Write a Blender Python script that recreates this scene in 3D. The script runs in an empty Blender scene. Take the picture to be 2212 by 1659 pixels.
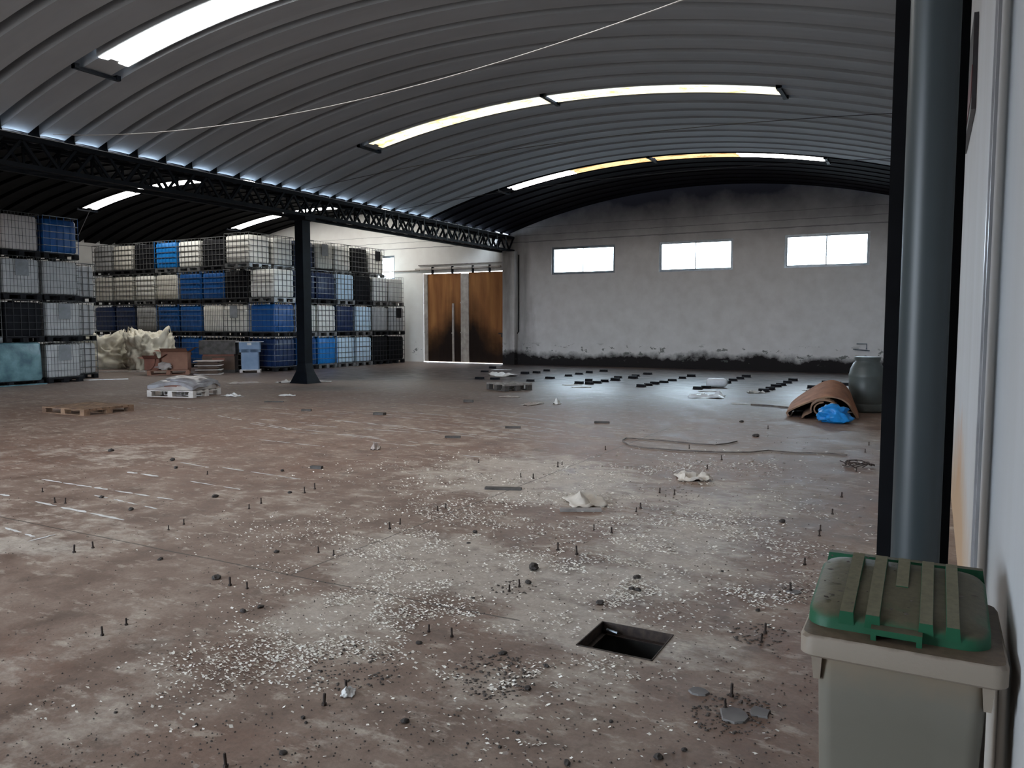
import bpy, bmesh, math, random
from mathutils import Vector, Matrix, noise
random.seed(7)
sc = bpy.context.scene
COL = sc.collection
# ------------------------------------------------------------------ camera
FPX, W, H = 1700.0, 2212, 1659
PITCH = math.atan2(129, FPX); YAW = math.atan(914 / math.hypot(FPX, 129)); CAMH = 1.62
cam_d = bpy.data.cameras.new('camera'); cam = bpy.data.objects.new('camera', cam_d); COL.objects.link(cam)
cam_d.sensor_fit = 'HORIZONTAL'; cam_d.sensor_width = 36.0; cam_d.lens = 36.0 * FPX / W
cam_d.clip_start = 0.05; cam_d.clip_end = 300
cam.location = (0, 0, CAMH)
cam.rotation_euler = (math.pi / 2 - PITCH, 0, YAW)
sc.camera = cam
# ------------------------------------------------------------------ world, exposure
wd = bpy.data.worlds.new('overcast_sky'); sc.world = wd; wd.use_nodes = True
bg = wd.node_tree.nodes['Background']; bg.inputs[0].default_value = (0.74, 0.86, 1.0, 1); bg.inputs[1].default_value = 14.0
# bright overcast sky above the horizon, dim ground below it
_w = wd.node_tree; _tc = _w.nodes.new('ShaderNodeTexCoord'); _sp = _w.nodes.new('ShaderNodeSeparateXYZ'); _w.links.new(_tc.outputs['Generated'], _sp.inputs[0])
_rp = _w.nodes.new('ShaderNodeValToRGB'); _rp.color_ramp.elements[0].position = .49; _rp.color_ramp.elements[0].color = (.10, .09, .08, 1); _rp.color_ramp.elements[1].position = .51; _rp.color_ramp.elements[1].color = (.74, .86, 1.0, 1)
_ma = _w.nodes.new('ShaderNodeMath'); _ma.operation = 'MULTIPLY_ADD'; _ma.inputs[1].default_value = .5; _ma.inputs[2].default_value = .5
_w.links.new(_sp.outputs[2], _ma.inputs[0]); _w.links.new(_ma.outputs[0], _rp.inputs[0]); _w.links.new(_rp.outputs[0], bg.inputs[0])
sc.view_settings.view_transform = 'Standard'; sc.view_settings.look = 'None'
sc.view_settings.gamma = 1; sc.view_settings.use_curve_mapping = False
sc.view_settings.exposure = 0.62
sc.cycles.use_denoising = True
sc.cycles.max_bounces = 7; sc.cycles.diffuse_bounces = 5; sc.cycles.glossy_bounces = 3
sc.cycles.transparent_max_bounces = 8; sc.cycles.transmission_bounces = 4
sc.cycles.sample_clamp_indirect = 6.0; sc.cycles.caustics_reflective = False; sc.cycles.caustics_refractive = False
# ------------------------------------------------------------------ daylight at the openings
def area(name, loc, rot, sx, sy, power, col):
    l = bpy.data.lights.new(name, 'AREA'); l.shape = 'RECTANGLE'; l.size = sx; l.size_y = sy
    l.energy = power; l.color = col
    o = bpy.data.objects.new(name, l); COL.objects.link(o); o.location = loc; o.rotation_euler = rot
    return o
WALLY = 28.2
DAY = (0.80, 0.89, 1.0)
# windows of the far wall: x0, x1, z0, z1
WINS = [(-13.35, -10.72, 3.56, 4.62), (-9.0, -6.33, 3.53, 4.62), (-4.6, -1.95, 3.53, 4.64), (-23.4, -20.95, 3.56, 4.62)]
for w in WINS:
    area('window_daylight', ((w[0] + w[1]) / 2, WALLY + 0.75, (w[2] + w[3]) / 2 + .35), (-math.radians(57), 0, 0), w[1] - w[0] + .6, w[3] - w[2] + .6, 250, (0.72, 0.84, 1.0))
# wide gateway behind the camera
GATE = (-14.5, -6.5, 0.0, 4.4)
area('gateway_daylight', ((GATE[0] + GATE[1]) / 2, -5.6, 2.2), (math.pi / 2, 0, 0), 8.0, 4.4, 60, (0.98, 0.95, 0.95))

# ------------------------------------------------------------------ ground finder: photo pixel -> point on the floor plane
_f = Vector((-math.sin(YAW) * math.cos(PITCH), math.cos(YAW) * math.cos(PITCH), -math.sin(PITCH)))
_r = Vector((math.cos(YAW), math.sin(YAW), 0)); _u = _r.cross(_f)
def ground(px, py, z=0.0):
    d = _f + _r * ((px - W / 2) / FPX) - _u * ((py - H / 2) / FPX)
    t = (z - CAMH) / d.z
    return Vector((0, 0, CAMH)) + d * t
# ------------------------------------------------------------------ materials
def newmat(name, rough=0.7, metal=0.0, spec=0.4):
    m = bpy.data.materials.new(name); m.use_nodes = True
    n = m.node_tree.nodes; b = n['Principled BSDF']
    b.inputs['Roughness'].default_value = rough; b.inputs['Metallic'].default_value = metal
    b.inputs['Specular IOR Level'].default_value = spec
    return m, m.node_tree, b
def N(nt, typ, **kw):
    n = nt.nodes.new(typ)
    for k, v in kw.items():
        if k.startswith('i_'): n.inputs[int(k[2:])].default_value = v
        else: setattr(n, k, v)
    return n
def ramp(nt, src, stops, interp='LINEAR'):
    r = nt.nodes.new('ShaderNodeValToRGB'); cr = r.color_ramp; cr.interpolation = interp
    while len(cr.elements) < len(stops): cr.elements.new(0.5)
    for e, (p, c) in zip(cr.elements, stops):
        e.position = p; e.color = (c[0], c[1], c[2], 1) if hasattr(c, '__len__') else (c, c, c, 1)
    nt.links.new(src, r.inputs[0]); return r.outputs[0]
def mix(nt, fac, a, b, mode='MIX'):
    m = nt.nodes.new('ShaderNodeMix'); m.data_type = 'RGBA'; m.blend_type = mode
    def put(s, v):
        if hasattr(v, 'is_linked') or hasattr(v, 'links'): nt.links.new(v, s)
        elif hasattr(v, '__len__'): s.default_value = (v[0], v[1], v[2], 1)
        else: s.default_value = v
    put(m.inputs[0], fac); put(m.inputs[6], a); put(m.inputs[7], b)
    return m.outputs[2]
def math_(nt, op, a, b=None, c=None):
    m = nt.nodes.new('ShaderNodeMath'); m.operation = op
    for i, v in enumerate((a, b, c)):
        if v is None: continue
        if hasattr(v, 'links'): nt.links.new(v, m.inputs[i])
        else: m.inputs[i].default_value = v
    return m.outputs[0]
def noise_(nt, vec, scale, detail=4, rough=.55):
    n = nt.nodes.new('ShaderNodeTexNoise'); n.inputs['Scale'].default_value = scale
    n.inputs['Detail'].default_value = detail; n.inputs['Roughness'].default_value = rough
    nt.links.new(vec, n.inputs['Vector']); return n.outputs[0]
def objco(nt): return nt.nodes.new('ShaderNodeTexCoord').outputs['Object']
def geopos(nt): return nt.nodes.new('ShaderNodeNewGeometry').outputs['Position']
def scalevec(nt, v, s):
    m = nt.nodes.new('ShaderNodeVectorMath'); m.operation = 'MULTIPLY'; nt.links.new(v, m.inputs[0]); m.inputs[1].default_value = s
    return m.outputs[0]
def sep(nt, v):
    s = nt.nodes.new('ShaderNodeSeparateXYZ'); nt.links.new(v, s.inputs[0]); return s.outputs
def simple(name, col, col2=None, scale=6, rough=.7, metal=0, spec=.4, bump=0, lo=.35, hi=.65, detail=4):
    m, nt, b = newmat(name, rough, metal, spec)
    v = objco(nt)
    if col2 is None: col2 = tuple(c * .75 for c in col)
    nz = noise_(nt, v, scale, detail)
    nt.links.new(ramp(nt, nz, [(lo, col2), (hi, col)]), b.inputs['Base Color'])
    if bump:
        bp = nt.nodes.new('ShaderNodeBump'); bp.inputs['Strength'].default_value = bump; bp.inputs['Distance'].default_value = .02
        nt.links.new(nz, bp.inputs['Height']); nt.links.new(bp.outputs[0], b.inputs['Normal'])
    return m
M = {}
M['tank_white'] = simple('tank_white', (.86, .85, .79), (.76, .75, .69), 3, .42)
M['tank_cream'] = simple('tank_cream', (.72, .69, .61), (.6, .57, .5), 4, .5)
M['tank_grey'] = simple('tank_grey', (.48, .48, .47), (.39, .39, .39), 4, .5)
M['tank_pink'] = simple('tank_pink', (.60, .55, .52), (.52, .47, .44), 3, .5)
M['tank_blue'] = simple('tank_blue', (.006, .080, .27), (.005, .06, .21), 3, .38)
M['tank_sky'] = simple('tank_sky', (.008, .20, .56), (.008, .16, .46), 3, .38)
M['tank_navy'] = simple('tank_navy', (.005, .022, .085), (.004, .016, .06), 3, .4)
M['tank_black'] = simple('tank_black', (.006, .0065, .009), (.004, .004, .005), 3, .65, 0, .15)
M['tank_ice'] = simple('tank_ice', (.62, .78, .90), (.52, .68, .80), 3, .42)
M['cage'] = simple('cage_steel', (.26, .265, .265), (.14, .14, .14), 14, .42, .7)
M['cage_dark'] = simple('cage_dark', (.10, .105, .10), (.05, .05, .05), 14, .5, .3)
M['cage_black'] = simple('cage_black', (.02, .02, .022), (.01, .01, .012), 14, .6)
M['pallet_black'] = simple('pallet_black', (.012, .012, .014), (.007, .007, .008), 8, .7, 0, .15)
M['plate'] = simple('plate_grey', (.22, .23, .24), (.15, .155, .16), 5, .5)
M['paper'] = simple('paper', (.72, .72, .72), (.55, .54, .52), 9, .8)
M['black_plastic'] = simple('black_plastic', (.010, .010, .014), (.006, .006, .008), 9, .65, 0, .15)
M['steel_dark'] = simple('painted_dark_steel', (.004, .006, .010), (.002, .003, .005), 5, .6, 0, .12)
M['zinc'] = simple('zinc_gutter', (.55, .58, .6), (.42, .45, .48), 5, .6)
M['steel_black'] = simple('column_black', (.004, .0045, .006), (.002, .002, .003), 5, .8, 0, .15)
M['rod'] = simple('grey_rod', (.20, .24, .27), (.08, .1, .12), 5, .5, .4)
M['cord'] = simple('pale_cord', (.42, .42, .42), (.34, .34, .34), 5, .7)
M['cord_dark'] = simple('dark_cord', (.05, .05, .06), (.03, .03, .03), 5, .7)
M['pvc'] = simple('grey_pvc', (.040, .052, .056), (.034, .044, .048), 1.2, .42, 0, .5)
M['pipe_grey'] = simple('pipe_grey', (.30, .30, .31), (.22, .22, .23), 3, .45)
M['wood'] = simple('wood_old', (.26, .16, .10), (.12, .07, .045), 7, .85, bump=.2)
M['wood_dark'] = simple('wood_dark', (.10, .09, .085), (.05, .045, .04), 7, .85)
M['wood_grey'] = simple('wood_grey', (.34, .31, .29), (.2, .18, .17), 7, .85)
M['pallet_white'] = simple('pallet_white', (.62, .58, .54), (.46, .42, .39), 7, .7)
M['card'] = simple('cardboard', (.30, .155, .105), (.22, .11, .075), 2.5, .85)
M['card_red'] = simple('cardboard_red', (.24, .10, .07), (.17, .07, .05), 3, .85)
M['card_dark'] = simple('cardboard_dark', (.13, .085, .06), (.08, .05, .04), 3, .85)
M['card_pale'] = simple('cardboard_pale', (.46, .42, .38), (.32, .26, .24), 3, .8)
M['carton_blue'] = simple('carton_blue', (.22, .30, .42), (.17, .24, .35), 3, .7)
M['film'] = simple('pallet_film', (.36, .36, .38), (.17, .15, .15), 3.2, .28, 0, .6, bump=.6)
M['film_teal'] = simple('film_teal', (.14, .25, .27), (.05, .10, .12), 2.6, .25, 0, .6, bump=.7)
M['bag'] = simple('woven_bag', (.80, .755, .62), (.68, .65, .54), 3, .8, bump=.4)
M['blue_bag'] = simple('blue_plastic', (.015, .27, .70), (.01, .18, .52), 6, .4, bump=.5)
M['carpet_top'] = simple('carpet_tan', (.42, .19, .10), (.25, .11, .06), 4, .8)
M['carpet_shade'] = simple('carpet_inside_shade', (.035, .018, .016), (.02, .01, .01), 4, .9)  # near-black colour stands in for the shade inside the roll
M['carpet_pale'] = simple('carpet_pale', (.30, .19, .12), (.17, .10, .07), 4, .8)
M['drum'] = simple('drum_grey', (.09, .105, .10), (.065, .075, .075), 3, .4)
M['cloth'] = simple('pale_cloth', (.60, .55, .49), (.42, .38, .33), 5, .85, bump=.4)
M['canister'] = simple('canister', (.80, .84, .90), (.7, .74, .80), 6, .35)
M['rust'] = simple('rusty_iron', (.07, .05, .04), (.03, .022, .02), 30, .7, .3)
M['stone'] = simple('dark_stone', (.07, .06, .055), (.03, .026, .024), 30, .9)
M['chip'] = simple('paint_chip', (.95, .93, .87), (.75, .70, .62), 9, .35, 0, .6)
M['chip_dark'] = simple('dark_chip', (.10, .085, .075), (.05, .04, .035), 9, .8)
M['alu'] = simple('aluminium', (.30, .33, .36), (.22, .25, .28), 9, .35, .6)
M['sign_dark'] = simple('sign_dark', (.04, .04, .045), (.03, .02, .02), 4, .4)
M['sign_red'] = simple('sign_red', (.12, .02, .022), (.09, .015, .016), 4, .4)
M['pit'] = simple('pit_concrete', (.05, .046, .042), (.02, .018, .016), 9, .8)
M['concrete'] = simple('concrete_grey', (.20, .19, .185), (.12, .11, .11), 4, .85)
M['hose'] = simple('hose_grey', (.17, .14, .12), (.08, .065, .06), 9, .6)
M['wire_old'] = simple('wire_old', (.05, .035, .03), (.03, .02, .018), 9, .7)

def m_wall(name, kind):
    m, nt, b = newmat(name, .85, 0, .08)
    p = geopos(nt); x, y, z = sep(nt, p)
    n1 = noise_(nt, p, .7, 5); n2 = noise_(nt, p, 2.3, 6, .6); n3 = noise_(nt, scalevec(nt, p, (1, 1, .18)), 1.6, 4)
    if kind == 'back':
        base = ramp(nt, n2, [(.3, (.60, .585, .58)), (.7, (.70, .69, .69))])
        # cleaner white plaster in the left bay
        fx = math_(nt, 'GREATER_THAN', -15.6, x)
        base = mix(nt, fx, base, ramp(nt, n2, [(.3, (.74, .72, .68)), (.7, (.80, .79, .75))]))
        # soot that rose under the roof of the main bay (fire stain, ragged edge)
        s = math_(nt, 'ADD', z, math_(nt, 'MULTIPLY', n1, 1.6))
        soot = ramp(nt, math_(nt, 'MULTIPLY', s, .1), [(.49, 0), (.70, 1)])
        soot = math_(nt, 'MULTIPLY', soot, math_(nt, 'GREATER_THAN', x, -15.6))
        base = mix(nt, math_(nt, 'MULTIPLY', soot, .97), base, (.028, .031, .05))
        # smoky corner by the pilaster
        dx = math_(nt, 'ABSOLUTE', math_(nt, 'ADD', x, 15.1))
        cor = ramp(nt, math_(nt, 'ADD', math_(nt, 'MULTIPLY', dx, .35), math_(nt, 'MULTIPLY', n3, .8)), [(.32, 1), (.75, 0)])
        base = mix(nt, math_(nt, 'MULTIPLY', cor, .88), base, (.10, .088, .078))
        # damp band at the foot and the missing plaster above it
        s2 = math_(nt, 'ADD', z, math_(nt, 'MULTIPLY', math_(nt, 'ADD', n1, n2), -.62))
        damp = math_(nt, 'MULTIPLY', ramp(nt, math_(nt, 'ADD', s2, .27), [(.0, 1), (.26, 0)]), math_(nt, 'GREATER_THAN', x, -15.45))
        base = mix(nt, damp, base, (.022, .020, .021))
        n4 = noise_(nt, scalevec(nt, p, (1, 1, 1.7)), 2.9, 6, .65)
        band = math_(nt, 'MULTIPLY', ramp(nt, z, [(.18, 0), (.3, 1)]), ramp(nt, math_(nt, 'MULTIPLY', z, .5), [(.36, 1), (.46, 0)]))
        peel = math_(nt, 'MULTIPLY', ramp(nt, n4, [(.60, 0), (.615, 1)]), band)
        base = mix(nt, math_(nt, 'MULTIPLY', peel, .8), base, (.10, .11, .10))
        # joints of the wall blocks
        for zz, wdt in ((4.86, .018), (5.12, .010), (5.42, .008)):
            d = math_(nt, 'ABSOLUTE', math_(nt, 'SUBTRACT', z, math_(nt, 'ADD', zz, math_(nt, 'MULTIPLY', n2, .06))))
            ln = math_(nt, 'LESS_THAN', d, wdt)
            base = mix(nt, math_(nt, 'MULTIPLY', ln, .55), base, (.06, .06, .07))
    else:
        base = ramp(nt, n3, [(.3, (.44, .445, .45)), (.7, (.50, .51, .525))])
        # orange iron stain low on the wall
        cy = math_(nt, 'ABSOLUTE', math_(nt, 'SUBTRACT', y, 6.4))
        st = math_(nt, 'ADD', math_(nt, 'ADD', math_(nt, 'MULTIPLY', z, .42), math_(nt, 'MULTIPLY', cy, .135)), math_(nt, 'MULTIPLY', n2, .28))
        f = ramp(nt, st, [(.38, 1), (.62, 0)])
        base = mix(nt, math_(nt, 'MULTIPLY', f, .85), base, (.48, .25, .11))
        # dust and cream tone low near the camera
        f2 = ramp(nt, math_(nt, 'ADD', math_(nt, 'MULTIPLY', z, .7), math_(nt, 'MULTIPLY', n1, .5)), [(.5, 1), (1, 0)])
        base = mix(nt, math_(nt, 'MULTIPLY', f2, .45), base, (.46, .37, .26))
    nt.links.new(base, b.inputs['Base Color'])
    return m
M['wall_back'] = m_wall('plaster_far_wall', 'back'); M['wall_side'] = m_wall('plaster_side_wall', 'side')

def m_sheet(name, c1, c2, rough, spec, metal=0):
    m, nt, b = newmat(name, rough, metal, spec)
    p = geopos(nt)
    n = noise_(nt, scalevec(nt, p, (.25, 1, 1)), 1.1, 5)
    nt.links.new(ramp(nt, n, [(.3, c2), (.7, c1)]), b.inputs['Base Color'])
    return m
M['sheet'] = m_sheet('roof_sheet', (.35, .385, .42), (.29, .32, .35), .8, .3, 0)
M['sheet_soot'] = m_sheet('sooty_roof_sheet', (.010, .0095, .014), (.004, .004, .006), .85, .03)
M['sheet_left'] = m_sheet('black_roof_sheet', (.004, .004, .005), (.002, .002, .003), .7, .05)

def m_sky(name, c_clean, c_stain, amount, strength):
    m = bpy.data.materials.new(name); m.use_nodes = True; nt = m.node_tree; nt.nodes.clear()
    out = nt.nodes.new('ShaderNodeOutputMaterial'); e = nt.nodes.new('ShaderNodeEmission'); p = geopos(nt)
    n = noise_(nt, scalevec(nt, p, (.8, 1.6, 1)), 2.6, 6, .7)
    nt.links.new(ramp(nt, n, [(amount - .06, c_stain), (amount + .05, c_clean)]), e.inputs[0]); e.inputs[1].default_value = strength
    nt.links.new(e.outputs[0], out.inputs[0]); return m
M['sky_white'] = m_sky('translucent_sheet_white', (1, .975, .94), (1, .96, .92), .4, 11.0)
M['sky_white2'] = m_sky('translucent_sheet_dusty', (1, .97, .93), (.88, .84, .80), .4, 5.0)
M['sky_yellow'] = m_sky('translucent_sheet_yellowed', (1, .94, .66), (.80, .56, .24), .43, 1.15)
M['sky_rust'] = m_sky('translucent_sheet_rusty', (1, .74, .36), (.5, .26, .09), .47, 1.0)

def m_glass():
    m = bpy.data.materials.new('window_glass'); m.use_nodes = True; nt = m.node_tree; nt.nodes.clear()
    out = nt.nodes.new('ShaderNodeOutputMaterial'); t = nt.nodes.new('ShaderNodeBsdfTransparent'); g = nt.nodes.new('ShaderNodeBsdfGlossy')
    g.inputs['Roughness'].default_value = .1; t.inputs[0].default_value = (.93, .97, .97, 1)
    n = noise_(nt, objco(nt), 3); mx = nt.nodes.new('ShaderNodeMixShader')
    nt.links.new(ramp(nt, n, [(.3, .04), (.7, .09)]), mx.inputs[0]); nt.links.new(t.outputs[0], mx.inputs[1]); nt.links.new(g.outputs[0], mx.inputs[2])
    nt.links.new(mx.outputs[0], out.inputs[0]); return m
M['glass'] = m_glass()

def m_door():
    m, nt, b = newmat('rusty_door_sheet', .75, 0, .15)
    p = geopos(nt); x, y, z = sep(nt, p)
    n = noise_(nt, scalevec(nt, p, (1, 1, .12)), 3.5, 5); n2 = noise_(nt, p, 1.3, 4)
    c = ramp(nt, n, [(.3, (.19, .075, .028)), (.7, (.34, .155, .055))])
    # burnt flame-shaped stain rising from the foot of each leaf
    for cx_ in (-18.0, -17.0):
        d = math_(nt, 'ABSOLUTE', math_(nt, 'SUBTRACT', x, cx_))
        s = math_(nt, 'ADD', math_(nt, 'ADD', math_(nt, 'MULTIPLY', z, .26), math_(nt, 'MULTIPLY', d, .42)), math_(nt, 'MULTIPLY', n2, .35))
        c = mix(nt, math_(nt, 'MULTIPLY', ramp(nt, s, [(.55, 1), (1.0, 0)]), .98), c, (.010, .006, .005))
    s = math_(nt, 'ADD', math_(nt, 'MULTIPLY', z, .5), math_(nt, 'MULTIPLY', n2, .5))
    c = mix(nt, math_(nt, 'MULTIPLY', ramp(nt, s, [(.5, 1), (1.0, 0)]), .95), c, (.014, .008, .006))
    nt.links.new(c, b.inputs['Base Color']); return m
M['door'] = m_door()
M['door_pale'] = simple('door_pale_paint', (.42, .38, .34), (.28, .25, .22), 4, .6)

def m_dusty(name, clean, dust, thresh=.45):
    m, nt, b = newmat(name, .55, 0, .4)
    g = nt.nodes.new('ShaderNodeNewGeometry'); nz = sep(nt, g.outputs['Normal'])[2]; v = objco(nt)
    n = noise_(nt, v, 9, 6, .65); n2 = noise_(nt, v, 60, 3)
    d = ramp(nt, n2, [(.3, tuple(c * .7 for c in dust)), (.7, dust)])
    f = math_(nt, 'ADD', nz, math_(nt, 'MULTIPLY', math_(nt, 'SUBTRACT', n, .5), 1.1))
    nt.links.new(mix(nt, ramp(nt, f, [(thresh, 0), (thresh + .4, 1)]), clean, d), b.inputs['Base Color'])
    bp = nt.nodes.new('ShaderNodeBump'); bp.inputs['Strength'].default_value = .25; bp.inputs['Distance'].default_value = .004
    nt.links.new(n2, bp.inputs['Height']); nt.links.new(bp.outputs[0], b.inputs['Normal'])
    return m
M['lid'] = m_dusty('green_lid', (.008, .085, .038), (.095, .083, .050), .45)
M['lid_rib'] = m_dusty('green_lid_rib', (.008, .085, .038), (.15, .138, .088), .40)
M['bin'] = m_dusty('pale_bin', (.27, .225, .18), (.13, .09, .06), .45)
def m_binbody():
    m, nt, b = newmat('bin_body', .5, 0, .4); v = objco(nt); z = sep(nt, v)[2]
    n = noise_(nt, v, 5, 5); n2 = noise_(nt, v, 2.2, 3)
    c = ramp(nt, n2, [(.35, (.145, .135, .108)), (.65, (.185, .172, .14))])
    f = ramp(nt, math_(nt, 'ADD', z, math_(nt, 'MULTIPLY', n, .22)), [(.86, 0), (.95, 1)])
    c = mix(nt, math_(nt, 'MULTIPLY', f, .7), c, (.24, .18, .12))
    nt.links.new(c, b.inputs['Base Color']); return m
M['bin_body'] = m_binbody()

def m_floor():
    m, nt, b = newmat('stained_concrete_floor', .6, 0, .32)
    p = geopos(nt); x, y, z = sep(nt, p)
    a = nt.nodes.new('ShaderNodeVertexColor'); a.layer_name = 'wear'
    pale, rust, dark = sep(nt, a.outputs[0])
    n1 = noise_(nt, p, .45, 6, .6); n2 = noise_(nt, p, 2.2, 6, .65); n3 = noise_(nt, p, 9, 6, .7); n4 = noise_(nt, p, 45, 3, .6)
    n5 = noise_(nt, scalevec(nt, p, (1, 1.9, 1)), 5.0, 5, .7)
    c = ramp(nt, n2, [(.32, (.135, .086, .064)), (.48, (.225, .158, .124)), (.66, (.35, .275, .225))])
    # red-brown dirt
    f = math_(nt, 'MULTIPLY', ramp(nt, math_(nt, 'ADD', math_(nt, 'MULTIPLY', n1, .6), math_(nt, 'MULTIPLY', n3, .4)), [(.42, 0), (.62, 1)]), rust)
    c = mix(nt, math_(nt, 'MULTIPLY', f, .85), c, (.18, .092, .062))
    # bare pale concrete / old paint
    f = ramp(nt, math_(nt, 'ADD', math_(nt, 'MULTIPLY', pale, .25), math_(nt, 'ADD', math_(nt, 'MULTIPLY', n2, .55), math_(nt, 'MULTIPLY', n5, .45))), [(.56, 0), (.72, 1)])
    c = mix(nt, math_(nt, 'MULTIPLY', f, .8), c, ramp(nt, n3, [(.3, (.38, .33, .28)), (.7, (.60, .54, .475))]))
    # small pale paint spots everywhere
    v = nt.nodes.new('ShaderNodeTexVoronoi'); v.inputs['Scale'].default_value = 3.1; nt.links.new(p, v.inputs['Vector'])
    spot = math_(nt, 'LESS_THAN', math_(nt, 'ADD', v.outputs['Distance'], math_(nt, 'MULTIPLY', n3, .34)), math_(nt, 'ADD', .19, math_(nt, 'MULTIPLY', math_(nt, 'SUBTRACT', n1, .5), .35)))
    c = mix(nt, math_(nt, 'MULTIPLY', spot, .45), c, (.48, .44, .40))
    c = mix(nt, math_(nt, 'MULTIPLY', ramp(nt, n5, [(.55, 0), (.66, 1)]), .5), c, (.56, .485, .405))
    c = mix(nt, math_(nt, 'MULTIPLY', ramp(nt, noise_(nt, p, 3.7, 6, .7), [(.34, 1), (.45, 0)]), .5), c, (.10, .07, .056))
    # fine grain, then patches darkened by the dark mask
    c = mix(nt, ramp(nt, n4, [(.3, .22), (.55, 0)]), c, (.05, .042, .038))
    c = mix(nt, math_(nt, 'MULTIPLY', dark, ramp(nt, n2, [(.25, .5), (.6, 1)])), c, (.032, .028, .030))
    # expansion joints
    for ax, val, lo, hi, wdt in ((y, 3.72, -14, -1.95, .008), (x, -3.62, 3.72, 12, .007), (y, 11.8, -15, 0, .010), (x, -9.4, 3.7, 20, .008)):
        other = x if ax == y else y
        d = math_(nt, 'ABSOLUTE', math_(nt, 'SUBTRACT', ax, math_(nt, 'ADD', val, math_(nt, 'MULTIPLY', math_(nt, 'SUBTRACT', n2, .5), .05))))
        ln = math_(nt, 'MULTIPLY', math_(nt, 'LESS_THAN', d, wdt), math_(nt, 'MULTIPLY', math_(nt, 'GREATER_THAN', other, lo), math_(nt, 'LESS_THAN', other, hi)))
        c = mix(nt, math_(nt, 'MULTIPLY', ln, .7), c, (.04, .035, .032))
    nt.links.new(c, b.inputs['Base Color'])
    nt.links.new(math_(nt, 'MULTIPLY', ramp(nt, n2, [(.3, .5), (.7, .75)]), ramp(nt, math_(nt, 'MULTIPLY', y, .04), [(.56, 1), (.76, .62)])), b.inputs['Roughness'])
    bp = nt.nodes.new('ShaderNodeBump'); bp.inputs['Strength'].default_value = .35; bp.inputs['Distance'].default_value = .012
    nt.links.new(mix(nt, .35, n3, n4), bp.inputs['Height']); nt.links.new(bp.outputs[0], b.inputs['Normal'])
    return m
M['floor'] = m_floor()

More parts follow.
